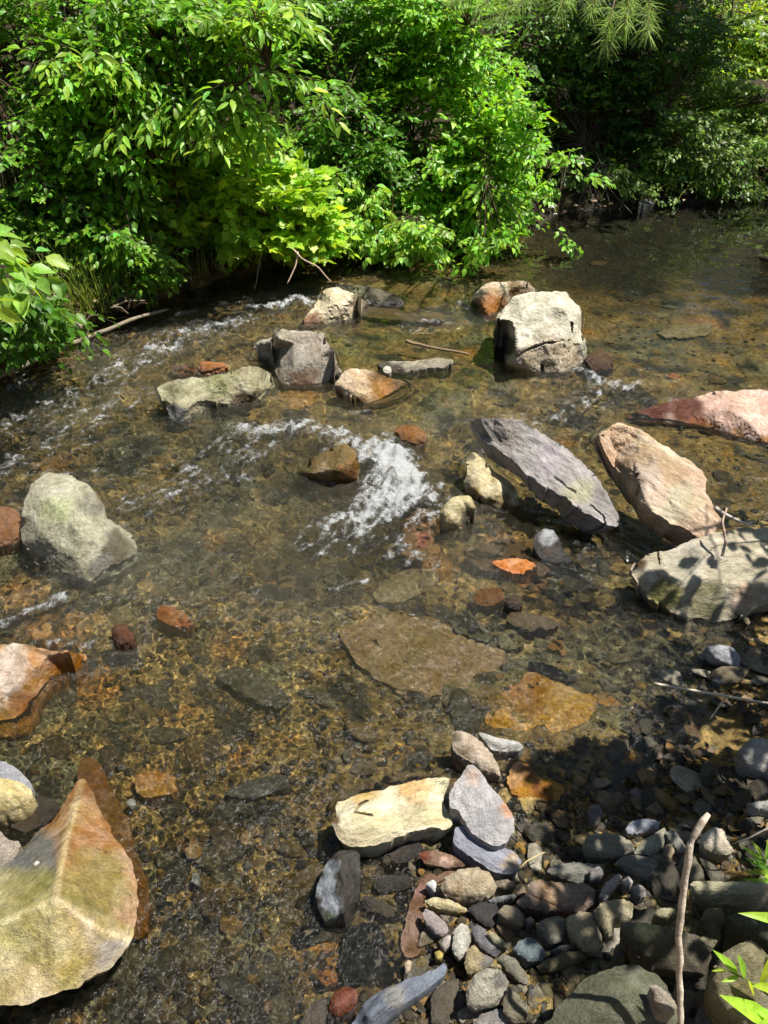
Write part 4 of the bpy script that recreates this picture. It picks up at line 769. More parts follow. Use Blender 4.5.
# ------------------------------------------------------------------ vegetation
def leaf_template(kind):
    if kind == 'maple':
        half = [(.0,.0),(-.1,.2),(.12,.2),(.1,.5),(.3,.42),(.38,.62),(.5,.34),(.62,.34),(.66,.18),(.8,.16),(1.,0.)]
        V = [(x, 0, -.10 * x * x) for x in (0., .35, .62, 1.)]; nb = len(V)
        lp = [(x, y, .10 * y - .16 * y * y - .12 * x * x) for x, y in half[1:-1]]
        V = V + lp + [(x, -y, z) for x, y, z in lp]
        m = len(lp); ctr = lambda i: 0 if i < 2 else (1 if i < 5 else 2)
        T = []
        for sgn, o in ((1, nb), (-1, nb + m)):
            ch = list(range(o, o + m)); tri = [(0, ch[0], ch[1]), (0, ch[1], 1)]
            tri += [(1, ch[i], ch[i + 1]) for i in (1, 2, 3, 4)] + [(1, ch[5], 2)] + [(2, ch[i], ch[i + 1]) for i in (5, 6, 7)] + [(2, ch[8], 3)]
            T += [t[::-1] if sgn < 0 else t for t in tri]
        return np.array(V), np.array(T)
    w, tip, xs = {'ovate': (.29, 1., (.22, .45, .74)), 'lance': (.1, 1., (.2, .48, .78)), 'long': (.17, 1., (.2, .48, .78)), 'round': (.36, 1., (.25, .5, .76))}[kind.split('_')[0]]
    if kind.endswith('_lo'):
        V = [(0, 0, 0), (.5, 0, -.03), (1, 0, -.16), (.45, w, .06), (.45, -w, .06)]
        return np.array(V), np.array([(0, 1, 3), (1, 2, 3), (0, 4, 1), (1, 4, 2)])
    prof = (.78 * w, w, .55 * w)
    dr = lambda x: .06 * x - .22 * x * x
    V = [(x, 0, dr(x)) for x in (0, xs[0], xs[1], xs[2], 1)]
    V += [(x, y, dr(x) + .3 * y) for x, y in zip(xs, prof)] + [(x, -y, dr(x) + .3 * y) for x, y in zip(xs, prof)]
    T = [(0,1,5),(1,6,5),(1,2,6),(2,7,6),(2,3,7),(3,4,7)]
    T += [(0,8,1),(1,8,9),(1,9,2),(2,9,10),(2,10,3),(3,10,4)]
    return np.array(V), np.array(T)
_tm = {}
def leaves_mesh(name, P, D, Nn, L, kind, col, parent, var=.28, mat=None):
    if kind not in _tm: _tm[kind] = leaf_template(kind)
    V, T = _tm[kind]; n = len(P)
    D = D / (np.linalg.norm(D, axis=1)[:, None] + 1e-9)
    Nn = Nn - D * np.sum(Nn * D, 1)[:, None]; Nn /= np.linalg.norm(Nn, axis=1)[:, None] + 1e-9
    B = np.cross(Nn, D)
    sx = rng.uniform(.85, 1.15, (n, 1, 1)); bend = rng.uniform(-.2, .25, (n, 1))
    Vz = V[None, :, 2] - bend * V[None, :, 0] ** 2
    W = P[:, None, :] + L[:, None, None] * (V[None, :, 0, None] * D[:, None, :] + sx * V[None, :, 1, None] * B[:, None, :] + Vz[..., None] * Nn[:, None, :])
    F = (T[None] + (np.arange(n) * len(V))[:, None, None]).reshape(-1, 3)
    c = lin(col)[None] * np.array([1.62, 1.28, 1.2]) * np.exp(rng.normal(0, var, (n, 1)))
    hue = rng.normal(0, .12, (n, 1)); c = c * np.concatenate([1 + 1.4 * hue, 1 + .2 * hue, 1 - .5 * hue], 1)
    return mesh_obj(name, W.reshape(-1, 3), F, mat or M_LEAF, np.clip(np.repeat(c, len(V), 0), .004, .8), parent, smooth=kind != 'maple')
def unit(v): return v / (np.linalg.norm(v, axis=-1, keepdims=True) + 1e-9)
def shrub(name, label, cat, base, targets, leaf='ovate', L=.06, col=(80, 130, 30), nstem=5, tw=.32, K=10, r0=.014, droop=.25, group=None, face=.35, bark=(92, 78, 62), outward=None, side=2, top=None, flowers=None):
    base = np.asarray(base, float); tg = np.asarray(targets, float).copy(); n = len(tg); mean = tg.mean(0); loose = rng.random(n) < .09
    tg[loose] += (tg[loose] - mean) * rng.uniform(.08, .3, (loose.sum(), 1))
    if name == 'shrub' and 'right of the view' in label or 'standing on the gravel' in label: tg = np.asarray(targets, float)
    root = empty(name, base); tag(root, label, cat, group, 'thing')
    # stems: up from the base towards spread-out members of the crown
    order = [int(rng.integers(n))]
    for _ in range(min(nstem, n) - 1):
        dd = np.min(np.linalg.norm(tg[:, None] - tg[order][None], axis=2), 1); order.append(int(np.argmax(dd * rng.uniform(.7, 1, n))))
    M = 12; SP_, SR = [], []
    for i in order:
        e = tg[i] * .82 + base * .18; e = e.copy(); e[2] = max(e[2], base[2] + .1)
        s = np.linspace(0, 1, M)[:, None]; c1 = base + (e - base) * np.array([.25, .25, .75]) + rng.normal(0, .05, 3)
        st_ = base + rng.normal(0, .16, 3) * [1, 1, 0]
        P = (1 - s) ** 2 * st_ + 2 * s * (1 - s) * c1 + s ** 2 * e
        P = P + .03 * np.stack([pn(s[:, 0] * 4, i + 3.3 * k) for k in range(3)], 1)
        SP_.append(P); SR.append(np.linspace(r0, r0 * .35, M))
    sv, sf = tubes(np.array(SP_), np.array(SR), 6)
    # side branches to every target
    nodes = np.concatenate([p[3:] for p in SP_])
    dz = np.linalg.norm(nodes[None] - tg[:, None], axis=2) + np.maximum(nodes[None, :, 2] - tg[:, None, 2] - .05, 0) * 2.
    at = nodes[np.argmin(dz, 1)]
    out = tg - at; hd = out.copy(); hd[:, 2] *= .3
    if outward is not None: hd = unit(hd) + np.asarray(outward) * .7
    hd = unit(unit(hd) + rng.normal(0, .45, hd.shape) * [1, 1, .4])
    hd[:, 2] -= droop * .4; hd = unit(hd)
    ln = tw * rng.uniform(.6, 1.25, n)
    st0 = tg - hd * ln[:, None] * .5
    s = np.linspace(0, 1, 6)[None, :, None]
    mid = (at + st0) / 2; mid[:, 2] += .12 * np.linalg.norm(st0 - at, axis=1)
    BP = (1 - s) ** 2 * at[:, None] + 2 * s * (1 - s) * mid[:, None] + s ** 2 * st0[:, None]
    bv, bf = tubes(BP, np.repeat(np.linspace(r0 * .33, r0 * .16, 6)[None], n, 0), 4)
    # twigs: one main + side twigs, leaves on both sides
    starts, dirs, lens = [st0], [hd], [ln]
    for k in range(side):
        f = rng.uniform(.15, .7, (n, 1)); sg = (1 if k % 2 else -1)
        a = sg * rng.uniform(.5, 1.0, n); ca, sa = np.cos(a), np.sin(a)
        d2 = np.stack([hd[:, 0] * ca - hd[:, 1] * sa, hd[:, 0] * sa + hd[:, 1] * ca, hd[:, 2] + rng.normal(0, .18, n)], 1)
        starts.append(st0 + hd * ln[:, None] * f); dirs.append(unit(d2)); lens.append(ln * rng.uniform(.4, .75, n))
    S0 = np.concatenate(starts); D0 = np.concatenate(dirs); L0 = np.concatenate(lens); m = len(S0)
    q = np.linspace(0, 1, 5)[None, :, None]
    TP = S0[:, None] + D0[:, None] * q * L0[:, None, None]; TP[..., 2] -= droop * (q[..., 0] ** 2) * L0[:, None] * .6
    tv, tf = tubes(TP, np.repeat(np.linspace(r0 * .16, r0 * .06, 5)[None], m, 0), 3)
    off = len(sv); F = np.concatenate([sf, bf + off, tf + off + len(bv)]); V = np.concatenate([sv, bv, tv])
    stem = mesh_obj('stem', V, F, M_BARK, lin(bark, .8)[None] * np.ones((len(V), 1)), root)
    pf = np.tile((np.arange(K) + .6) / K, (m, 1)) + rng.normal(0, .03, (m, K)); pf = np.clip(pf, .02, 1)
    P = S0[:, None] + D0[:, None] * pf[..., None] * L0[:, None, None]; P[..., 2] -= droop * pf ** 2 * L0[:, None] * .6
    up = unit(np.array([0, 0, 1.]) + rng.normal(0, .28, (m, 3)) + face * np.array([.35, -.6, .2]))
    sdv = unit(np.cross(D0, up)); sg = np.where(np.arange(K) % 2, 1., -1.)[None, :, None]
    ang = (.95 - .55 * pf)[..., None] + rng.normal(0, .18, (m, K, 1))
    LD = D0[:, None] * np.cos(ang) + sg * sdv[:, None] * np.sin(ang)
    LD[..., 2] -= droop * rng.uniform(.2, 1.3, (m, K))
    LN = up[:, None] + rng.normal(0, .3, (m, K, 3))
    Ls = L * rng.uniform(.6, 1.15, (m, K)) * (1 - .25 * pf)
    P, LD, LN, Ls = P.reshape(-1, 3), LD.reshape(-1, 3), LN.reshape(-1, 3), Ls.ravel()
    keep = P[:, 2] > np.maximum(ground_z(P[:, 0], P[:, 1]), 0) + .03
    keep &= rng.random(len(P)) < .93
    P = P + LD * .012
    fo = leaves_mesh('foliage', P[keep], LD[keep], LN[keep], Ls[keep], leaf, col, root)
    for o in (stem, fo): part(o, root)
    if flowers is not None:
        for fp in flowers:
            kN = 7; c = np.asarray(fp); fd = rng.normal(size=(kN * 5, 3)) * [1, 1, .5]; fd[:, 2] += .2; cc = c + rng.normal(0, .014, (kN, 3)); cc = np.repeat(cc, 5, 0)
            fl = leaves_mesh('flower', cc, fd, np.array([0, 0, 1.]) + rng.normal(0, .3, fd.shape), np.full(len(cc), .016), 'round_lo', (235, 235, 225), root, .03, M_PETAL); part(fl, root)
    return root
def region(specs):                         # crown volume: ellipses in view and a range of distance
    out = []
    for u, v, ru, rv, y0, y1, n in specs:
        a = rng.uniform(0, 6.28, n); r = np.sqrt(rng.random(n)); Yd = rng.uniform(y0, y1, n)
        out.append(atY(u + ru * r * np.cos(a), v + rv * r * np.sin(a), Yd))
    P = np.concatenate(out); g = np.maximum(ground_z(P[:, 0], P[:, 1]), 0) + .1
    P[:, 2] = np.maximum(P[:, 2], g); return P
def gp(x, y): return (x, y, float(ground_z(np.array([x]), np.array([y]))[0]) - .03)
def footY(u, Y): p = atY(np.array([u]), np.array([300.]), np.array([Y]))[0]; return gp(p[0], p[1])
TO_STREAM = np.array([.35, -.9, 0.])
# --- left bank, near
shrub('bush', 'big leaved light green sprig reaching in from the left edge over the water', 'bush', gp(-2.45, 2.95), np.concatenate([atY(np.array([2, 12, 28, -20, 0, -30, -5]), np.array([268, 243, 268, 240, 300, 290, 262]), np.array([2.7, 2.85, 2.75, 2.7, 2.65, 2.6, 2.9]))]), 'ovate', .115, (112, 160, 66), 3, .2, 6, .012, .35, outward=(.9, -.2, 0), side=1)
shrub('bush', 'dark green low bush hanging over the left end of the bank', 'bush', gp(-2.6, 3.75), region([(12, 318, 58, 30, 3.1, 3.7, 60), (-60, 300, 60, 60, 3.0, 3.8, 30)]), 'ovate', .065, (64, 112, 30), 5, .26, 8, .012, .45, outward=TO_STREAM)
# --- left bank, middle and tall
shrub('shrub', 'tall dense shrub with small dark green leaves, filling the upper left corner', 'shrub', gp(-2.7, 5.2), region([(30, 60, 90, 90, 4.6, 5.6, 170), (-40, 170, 90, 70, 4.2, 5.2, 90), (80, 150, 90, 60, 4.5, 5.4, 130), (40, 225, 80, 30, 4.2, 4.7, 80)]), 'ovate', .058, (84, 136, 40), 9, .3, 10, .02, .2, outward=TO_STREAM)
shrub('shrub', 'bright green shrub with long drooping leaves, left of the maple', 'shrub', gp(-1.75, 5.0), region([(140, 40, 95, 55, 4.5, 5.1, 130), (120, 110, 90, 50, 4.4, 4.9, 130), (215, 60, 70, 50, 4.5, 5.0, 80), (90, 180, 60, 40, 4.3, 4.7, 60)]), 'ovate', .07, (92, 148, 38), 8, .3, 9, .016, .35, outward=TO_STREAM)
shrub('cherry_sapling', 'slender sapling with long pointed pale green leaves, arching above the maple', 'sapling', gp(-1.35, 4.9), np.concatenate([atY(np.array([205, 235, 265, 290, 300, 180, 160, 130, 150, 245, 275]), np.array([98, 82, 76, 72, 84, 100, 104, 98, 85, 20, 14]), np.linspace(4.25, 4.45, 11)), region([(200, 110, 75, 22, 4.3, 4.6, 28), (250, 18, 60, 18, 4.3, 4.6, 22), (90, 70, 60, 20, 4.3, 4.6, 14)])]), 'long', .105, (112, 164, 58), 4, .3, 8, .014, .55, outward=(.9, -.2, 0), side=1)
shrub('maple_sapling', 'maple sapling with lime green lobed leaves spreading low over the stream', 'maple', gp(-1.2, 5.4), np.concatenate([region([(235, 205, 95, 42, 4.7, 5.2, 105), (285, 230, 50, 20, 4.75, 5.1, 45), (180, 185, 70, 30, 4.7, 5.1, 45), (230, 165, 60, 25, 4.8, 5.2, 30), (318, 240, 16, 12, 4.8, 5.0, 10)])]), 'maple', .085, (128, 180, 50), 6, .3, 7, .014, .12, outward=(.7, -.6, 0), face=.5, bark=(120, 96, 80))
shrub('bush', 'low leafy bush under the shrubs, behind the driftwood on the left bank', 'bush', gp(-1.9, 4.55), region([(110, 262, 60, 22, 4.15, 4.5, 55), (60, 240, 60, 30, 4.1, 4.6, 40)]), 'ovate', .06, (88, 138, 40), 5, .2, 8, .009, .25, outward=TO_STREAM)
# --- middle
shrub('shrub', 'dark green shrub in the shade between the maple and the dogwood', 'shrub', gp(-.45, 6.6), region([(335, 90, 60, 80, 5.8, 6.6, 150), (345, 145, 45, 55, 5.4, 5.9, 110), (300, 15, 60, 40, 5.8, 6.6, 110), (370, 190, 60, 45, 5.5, 6.2, 100), (310, 190, 50, 40, 5.5, 6.2, 60), (400, 40, 60, 40, 6, 6.6, 60)]), 'ovate', .062, (78, 132, 40), 8, .3, 9, .016, .2, outward=TO_STREAM)
shrub('bush', 'pale green sprays of leaves hanging low over the water right of the maple', 'bush', gp(-.1, 5.75), region([(385, 232, 48, 18, 5.1, 5.5, 40), (345, 195, 36, 28, 5.2, 5.6, 18), (420, 240, 24, 10, 5.0, 5.3, 14)]), 'ovate', .075, (118, 170, 62), 4, .24, 8, .01, .35, outward=TO_STREAM)
dog = region([(490, 205, 24, 26, 5.4, 5.8, 42), (420, 5, 70, 25, 5.9, 6.6, 60), (478, 224, 38, 12, 5.9, 6.3, 55), (450, 110, 75, 85, 5.9, 6.7, 240), (455, 190, 75, 50, 5.6, 6.3, 170), (500, 160, 45, 60, 5.6, 6.3, 90), (420, 60, 60, 50, 6, 6.8, 90)])
dog = np.concatenate([dog, atY(np.array([535, 555, 572, 565, 545, 520, 540, 550]), np.array([150, 155, 160, 168, 190, 205, 212, 185]), np.linspace(5.5, 5.7, 8)), atY(np.array([475, 490, 470, 485, 505, 512, 478]), np.array([248, 240, 258, 252, 236, 226, 240]), np.linspace(5.0, 5.2, 7)), atY(np.array([490, 500, 485, 470, 515, 478, 505, 495, 465]), np.array([215, 205, 226, 215, 214, 200, 192, 228, 232]), np.array([5.5, 5.7, 5.3, 5.6, 5.5, 5.8, 5.7, 5.4, 5.4]))])
shrub('dogwood_bush', 'large sunlit dogwood bush with fresh green leaves and a few white flower heads', 'bush', gp(.75, 6.95), dog, 'ovate', .068, (112, 172, 50), 10, .28, 9, .016, .3, outward=TO_STREAM, flowers=[atY(np.array([440.]), np.array([186.]), np.array([5.55]))[0], atY(np.array([582.]), np.array([160.]), np.array([5.45]))[0], atY(np.array([552.]), np.array([208.]), np.array([5.4]))[0]])
# --- right, far
shrub('shrub', 'tall dark shaded shrub behind the dogwood, leaning over the pool', 'shrub', gp(2.3, 8.4), region([(610, 90, 70, 80, 7.3, 8.4, 210), (545, 30, 50, 40, 7.2, 8.2, 90), (560, 120, 40, 60, 7, 8, 80), (650, 40, 70, 50, 7.4, 8.4, 120), (600, 170, 50, 24, 7, 7.6, 40)]), 'ovate', .07, (68, 114, 38), 9, .36, 9, .022, .2, outward=TO_STREAM)
shrub('bush', 'round dull green bush at the water edge of the far right bank', 'bush', gp(3.05, 7.75), region([(695, 155, 50, 42, 7.0, 7.7, 190), (660, 175, 30, 25, 7.0, 7.4, 50), (610, 186, 50, 12, 6.8, 7.2, 70), (720, 190, 40, 14, 7.0, 7.3, 40)]), 'ovate_lo', .06, (92, 132, 56), 8, .26, 9, .014, .3, outward=TO_STREAM)
shrub('shrub', 'light yellow green shrub at the far right edge, lit by the sun', 'shrub', gp(5.4, 11.2), region([(755, 105, 42, 75, 10.2, 11.6, 210), (790, 70, 60, 80, 10.2, 12, 150), (735, 40, 45, 40, 10.2, 11.4, 90)]), 'ovate_lo', .09, (132, 178, 62), 8, .42, 9, .022, .25, outward=TO_STREAM)
shrub('bush', 'low bush hanging over the pool at the right edge', 'bush', gp(4.55, 8.0), region([(735, 110, 45, 30, 8.0, 8.8, 150), (700, 85, 40, 30, 8.2, 9., 70), (790, 165, 50, 35, 7.3, 8.0, 90), (850, 150, 60, 50, 7.4, 8.2, 70)]), 'ovate_lo', .065, (108, 152, 60), 6, .3, 9, .014, .3, outward=TO_STREAM)
# --- shrubs farther up the bank, behind the first row
bgs = [(-4.6, 6.2, 'shady green shrub far up the left bank'), (-3.1, 7.4, 'dark green shrub up the slope behind the upper left shrub'), (-1.6, 7.6, 'dark shrub up the slope behind the slender sapling'), (-.2, 8.3, 'deep green shrub on the slope behind the shaded gap'), (1.3, 9.0, 'deep green shrub on the slope behind the dogwood'), (3.2, 10.4, 'dark shrub up the slope behind the dark shaded shrub'), (6.6, 11.6, 'yellow green shrub beyond the end of the pool'), (7.4, 9.2, 'green shrub on the right end of the far bank'), (-5.4, 4.4, 'green shrub on the bank beyond the left edge')]
for i, (x, y, lb) in enumerate(bgs):
    n = 260; a = rng.uniform(0, 6.28, n); r = np.sqrt(rng.random(n)) * 1.25; b = gp(x, y)
    T_ = np.stack([x + r * np.cos(a), y + r * np.sin(a) * .7, b[2] + rng.uniform(.15, 2.6, n)], 1)
    shrub('shrub', lb, 'shrub', b, T_, 'ovate_lo', .085, [(66, 108, 34), (58, 98, 32), (74, 118, 38)][i % 3], 7, .42, 8, .02, .2, 'shrubs up the slope', outward=TO_STREAM)
# --- trees: trunk, limbs and crown above the frame; they close the sky over the stream
def tree(name, label, x, y, H, R, n, col, trunk_r, L=.13, zlo=.35, group='trees over the stream', bark=(92, 82, 70), lean=(0, 0), leaf='ovate_lo'):
    b = gp(x, y); root = empty(name, b); tag(root, label, 'tree', group, 'thing')
    s = np.linspace(0, 1, 16); top = np.array([x + lean[0], y + lean[1], b[2] + H * .9])
    P = np.array(b)[None] * (1 - s[:, None]) + top[None] * s[:, None]; P[:, :2] += .12 * np.stack([pn(s * 3, x * 3), pn(s * 3, y * 5.)], 1)
    tv, tf = tubes(P[None], (trunk_r * (1 - .8 * s) * (1 + .5 * np.exp(-s * 25)))[None], 10)
    m = 18; k = rng.integers(5, 15, m); at = P[k]; a = rng.uniform(0, 6.28, m); rl = R * rng.uniform(.5, 1., m)
    q = np.linspace(0, 1, 8)[None, :, None]
    end = at + np.stack([np.cos(a) * rl, np.sin(a) * rl, rng.uniform(.1, .6, m) * R], 1); mid = (at + end) / 2 - [0, 0, .2]
    LP = (1 - q) ** 2 * at[:, None] + 2 * q * (1 - q) * mid[:, None] + q ** 2 * end[:, None]
    lv, lf = tubes(LP, np.repeat(np.linspace(trunk_r * .3, trunk_r * .06, 8)[None], m, 0), 5)
    V = np.concatenate([tv, lv]); F = np.concatenate([tf, lf + len(tv)])
    part(mesh_obj('trunk', V, F, M_BARK, lin(bark, .8)[None] * np.ones((len(V), 1)), root), root)
    nc = 70; cc = LP[rng.integers(0, m, nc), rng.integers(3, 8, nc)] + rng.normal(0, .25, (nc, 3)); cc[:, 2] = np.maximum(cc[:, 2], b[2] + H * zlo)
    cid = rng.integers(0, nc, n); Pn = cc[cid] + rng.normal(0, 1, (n, 3)) * np.array([.36, .36, .22]) * R / 2.2
    d = rng.normal(size=(n, 3)) * [1, 1, .4] - [0, 0, .25]; nn = np.array([0, 0, 1.]) + rng.normal(0, .4, (n, 3))
    part(leaves_mesh('crown', Pn, d, nn, L * rng.uniform(.6, 1.2, n), leaf, col, root), root)
    return root
tree('tree', 'dark trunked tree at the left edge behind the tall dense shrub', -3.1, 6.1, 7, 2.2, 2600, (60, 100, 30), .10, zlo=.42)
tree('tree', 'thin trunk rising behind the slender sapling', -1.2, 7.6, 8, 1.8, 1700, (70, 112, 36), .06, zlo=.5)
tree('tree', 'trunk standing in the dark gap behind the maple', .1, 9.4, 9, 2.2, 2200, (60, 104, 32), .11, zlo=.4)
tree('tree', 'tree high on the slope behind the dogwood', 2.2, 10.8, 9, 2.6, 2800, (58, 98, 32), .13, zlo=.3)
tree('tree', 'tree at the far end of the pool', 7.5, 14., 9, 2.8, 2800, (76, 122, 40), .13, zlo=.25)
tree('tree', 'tree leaning out over the far right end of the pool', 4.5, 8.5, 6.5, 1.3, 4500, (66, 108, 36), .1, zlo=.45, lean=(-.9, -1.))
tree('tree', 'tree on the far right bank shading the pool', 7.2, 6.6, 7, 2.3, 2600, (66, 108, 36), .12, zlo=.45)
tree('tree', 'tree far up the left slope', -5.6, 8.4, 9, 2.6, 2600, (60, 100, 32), .12, zlo=.35)
tree('tree', 'tree beyond the left end of the bank', -5.0, 3.6, 7, 2.0, 2000, (66, 108, 36), .09, zlo=.45)
# pine: a bough of long needles hangs into the top of the view
def pine():
    b = gp(3.0, 9.4); root = empty('pine_tree', b); tag(root, 'pine tree whose long needled bough hangs into the top of the view', 'pine', None, 'thing')
    s = np.linspace(0, 1, 14); P = np.array(b)[None] + np.stack([s * -.2, s * -.3, s * 8], 1)
    V, F = tubes(P[None], (.12 * (1 - .8 * s))[None], 10)
    tips = atY(np.array([625., 648, 605, 560, 590, 520, 480, 540, 455, 630, 575, 500]), np.array([24., 34, 44, 6, 12, 4, 8, -8, 0, 6, -14, 18]), np.linspace(4.3, 4.8, 12))
    a0 = np.array([2.85, 9.2, 3.2]); j = np.array([1.6, 6.0, 2.0]); q = np.linspace(0, 1, 10)[:, None]
    br = [(1 - q) ** 2 * a0 + 2 * q * (1 - q) * ((a0 + j) / 2 + [0, 0, .3]) + q ** 2 * j]
    for tpt in tips: br.append((1 - q) ** 2 * j + 2 * q * (1 - q) * ((tpt + j) / 2 + [0, 0, .18]) + q ** 2 * tpt)
    R0 = np.array([np.linspace(.035, .016, 10)] + [np.linspace(.012, .004, 10)] * len(tips))
    v2, f2 = tubes(np.array(br), R0, 6)
    VV = np.concatenate([V, v2]); FF = np.concatenate([F, f2 + len(V)])
    part(mesh_obj('trunk', VV, FF, M_BARK, lin((104, 84, 66), .8)[None] * np.ones((len(VV), 1)), root), root)
    Ps, Ds = [], []
    for bpts in br[1:]:
        dr = bpts[-1] - bpts[-3]; dr = dr / np.linalg.norm(dr)
        k = 150; f = rng.uniform(.84, 1.0, k); c = np.stack([np.interp(f, np.linspace(0, 1, 10), bpts[:, i]) for i in range(3)], 1)
        d = unit(dr[None] * rng.uniform(.3, 1.2, (k, 1)) + rng.normal(0, .55, (k, 3))); Ps.append(c); Ds.append(d)
    Ps = np.concatenate(Ps); Ds = np.concatenate(Ds); n = len(Ps); Ln = rng.uniform(.07, .11, n)
    q = np.linspace(0, 1, 4)[None, :, None]; NP = Ps[:, None] + Ds[:, None] * q * Ln[:, None, None]; NP[..., 2] -= .02 * q[..., 0] ** 2
    nv, nf = tubes(NP, np.repeat(np.array([[.0013, .0013, .001, .0004]]), n, 0), 3)
    part(mesh_obj('needles', nv, nf, M_LEAF, np.repeat(lin((176, 204, 116))[None] * np.exp(rng.normal(0, .2, (n, 1))), 12, 0), root), root)
pine()
# --- the shrubs beside the viewer on the gravel bar, out of view to the right: they throw the dappled shade
def shade_targets(polys, z0, z1):
    out = []
    for poly, n in polys:
        poly = np.array(poly, float); us, vs = [], []
        while len(us) < n:
            u = rng.uniform(poly[:, 0].min(), poly[:, 0].max(), 300); v = rng.uniform(poly[:, 1].min(), poly[:, 1].max(), 300); ok = inpoly(u, v, poly); us += list(u[ok]); vs += list(v[ok])
        g = unproj(np.array(us[:n]), np.array(vs[:n]), .06); z = rng.uniform(z0, z1, n)
        P = g + SUN[None] * ((z - .06) / SUN[2])[:, None]
        for _ in range(14):                                       # keep clear of the view
            pu, pv = proj(P); inn = (pu < 960) & (pv > -90) & (pv < 1120)
            P[inn] += SUN * .16
        out.append(P)
    return np.concatenate(out)
shrub('shrub', 'leafy shrub standing on the gravel bar just right of the view', 'shrub', gp(2.3, 1.75), shade_targets([([(600,760),(768,720),(790,1030),(640,1030),(560,930)], 15), ([(520,760),(640,735),(730,760),(700,830),(560,815)], 12), ([(480,900),(600,880),(640,1020),(500,1030)], 1)], .95, 1.7), 'ovate', .085, (84, 132, 42), 6, .26, 7, .016, .25)
shrub('shrub', 'leafy shrub growing behind the grey olive rock right of the view', 'shrub', gp(2.75, 2.6), shade_targets([([(690,555),(790,540),(800,640),(640,610),(650,590)], 7), ([(680,640),(790,640),(790,730),(720,700)], 8), ([(560,560),(640,545),(640,640),(580,620)], 1)], 1.0, 1.8), 'ovate', .08, (84, 132, 42), 5, .24, 7, .014, .25)
# --- small green plant in the near right corner
def plant(name, label, pts_t, leaf_spec, L, col, base_px, t0):
    b = atT(*[np.array([x], float) for x in (base_px[0], base_px[1])], np.array([t0]))[0]; root = empty(name, b); tag(root, label, 'plant', None, 'thing')
    P = np.array([atT(np.array([u], float), np.array([v], float), np.array([tt]))[0] for u, v, tt in pts_t]); c = curve_pts(P, 14)
    V, F = tubes(c[None], np.linspace(.0028, .001, 14)[None], 6); part(mesh_obj('stem', V, F, M_LEAF, lin((120, 140, 70))[None] * np.ones((len(V), 1)), root), root)
    A = np.array([atT(np.array([u], float), np.array([v], float), np.array([tt]))[0] for u, v, tt, *_ in leaf_spec]); B = np.array([atT(np.array([u], float), np.array([v], float), np.array([tt]))[0] for _, _, _, u, v, tt in leaf_spec])
    part(leaves_mesh('foliage', A, B - A, np.array([0, -.5, 1.]) + rng.normal(0, .15, A.shape), np.linalg.norm(B - A, axis=1), 'lance', col, root, .12), root)
plant('green_plant', 'green plant with narrow bright leaves in the near right corner', [(800,1060,1.25),(775,1000,1.2),(745,978,1.16),(718,967,1.14)],
      [(745,978,1.16,736,953,1.13),(738,974,1.16,718,952,1.14),(748,980,1.16,757,997,1.15),(728,970,1.15,712,971,1.15),(760,985,1.18,772,962,1.16),(772,1022,1.2,734,1000,1.14),(790,1020,1.2,752,1030,1.14),(785,990,1.2,756,986,1.16),(785,922,1.25,752,913,1.22),(790,1000,1.2,775,950,1.18),(800,1040,1.2,770,1010,1.15),(740,976,1.16,722,982,1.15)], .1, (140, 190, 60), (800, 1060), 1.3)
plant('fern_sprig', 'feathery little green sprig at the right edge of the gravel bar', [(790,900,1.55),(775,880,1.52),(765,862,1.5),(758,848,1.48)],
      [(775,880,1.52,752,868,1.5),(772,874,1.52,750,858,1.5),(768,866,1.5,748,848,1.49),(765,862,1.5,770,842,1.49),(780,886,1.52,757,884,1.5),(776,880,1.52,785,862,1.5),(762,856,1.5,754,842,1.49),(783,890,1.53,762,894,1.5),(770,872,1.5,744,872,1.5),(778,884,1.5,746,880,1.5)], .05, (130, 170, 60), (790, 900), 1.55)
# --- grass and dead leaves
def grass(name, u, v, h, col, n):
    P = on_ground(u, v); P[:, 2] -= .01; a = rng.uniform(0, 6.28, n); bend = rng.uniform(.1, .6, n); H = h * rng.uniform(.5, 1.2, n)
    s = np.linspace(0, 1, 5); d = np.stack([np.cos(a), np.sin(a), 0 * a], 1) + TO_STREAM * .6
    C = P[:, None] + np.stack([d[:, 0:1] * bend[:, None] * H[:, None] * s ** 2, d[:, 1:2] * bend[:, None] * H[:, None] * s ** 2, H[:, None] * (s - .35 * bend[:, None] * s ** 2)], -1)
    w = (.004 * (1 - s) + .0006)[None, :, None] * np.stack([-np.sin(a), np.cos(a), 0 * a], 1)[:, None]
    V = np.concatenate([C - w, C + w], 1); i = np.arange(n)[:, None] * 10 + np.arange(4)[None]
    F = np.stack([i, i + 1, i + 6, i + 5], -1).reshape(-1, 4)
    c = np.repeat(lin(col)[None] * np.exp(rng.normal(0, .3, (n, 1))), 10, 0)
    return tag(mesh_obj(name, V.reshape(-1, 3), F, M_LEAF, np.clip(c, 0, .8)), kind='stuff')
u = np.concatenate([rng.normal(100, 35, 500), rng.normal(165, 40, 350), rng.uniform(-60, 760, 500)]); v = np.interp(u, [p[0] for p in BANKPX], [p[1] for p in BANKPX]) - rng.uniform(4, 70, len(u))
grass('grass', u, v, .26, (124, 142, 72), len(u))
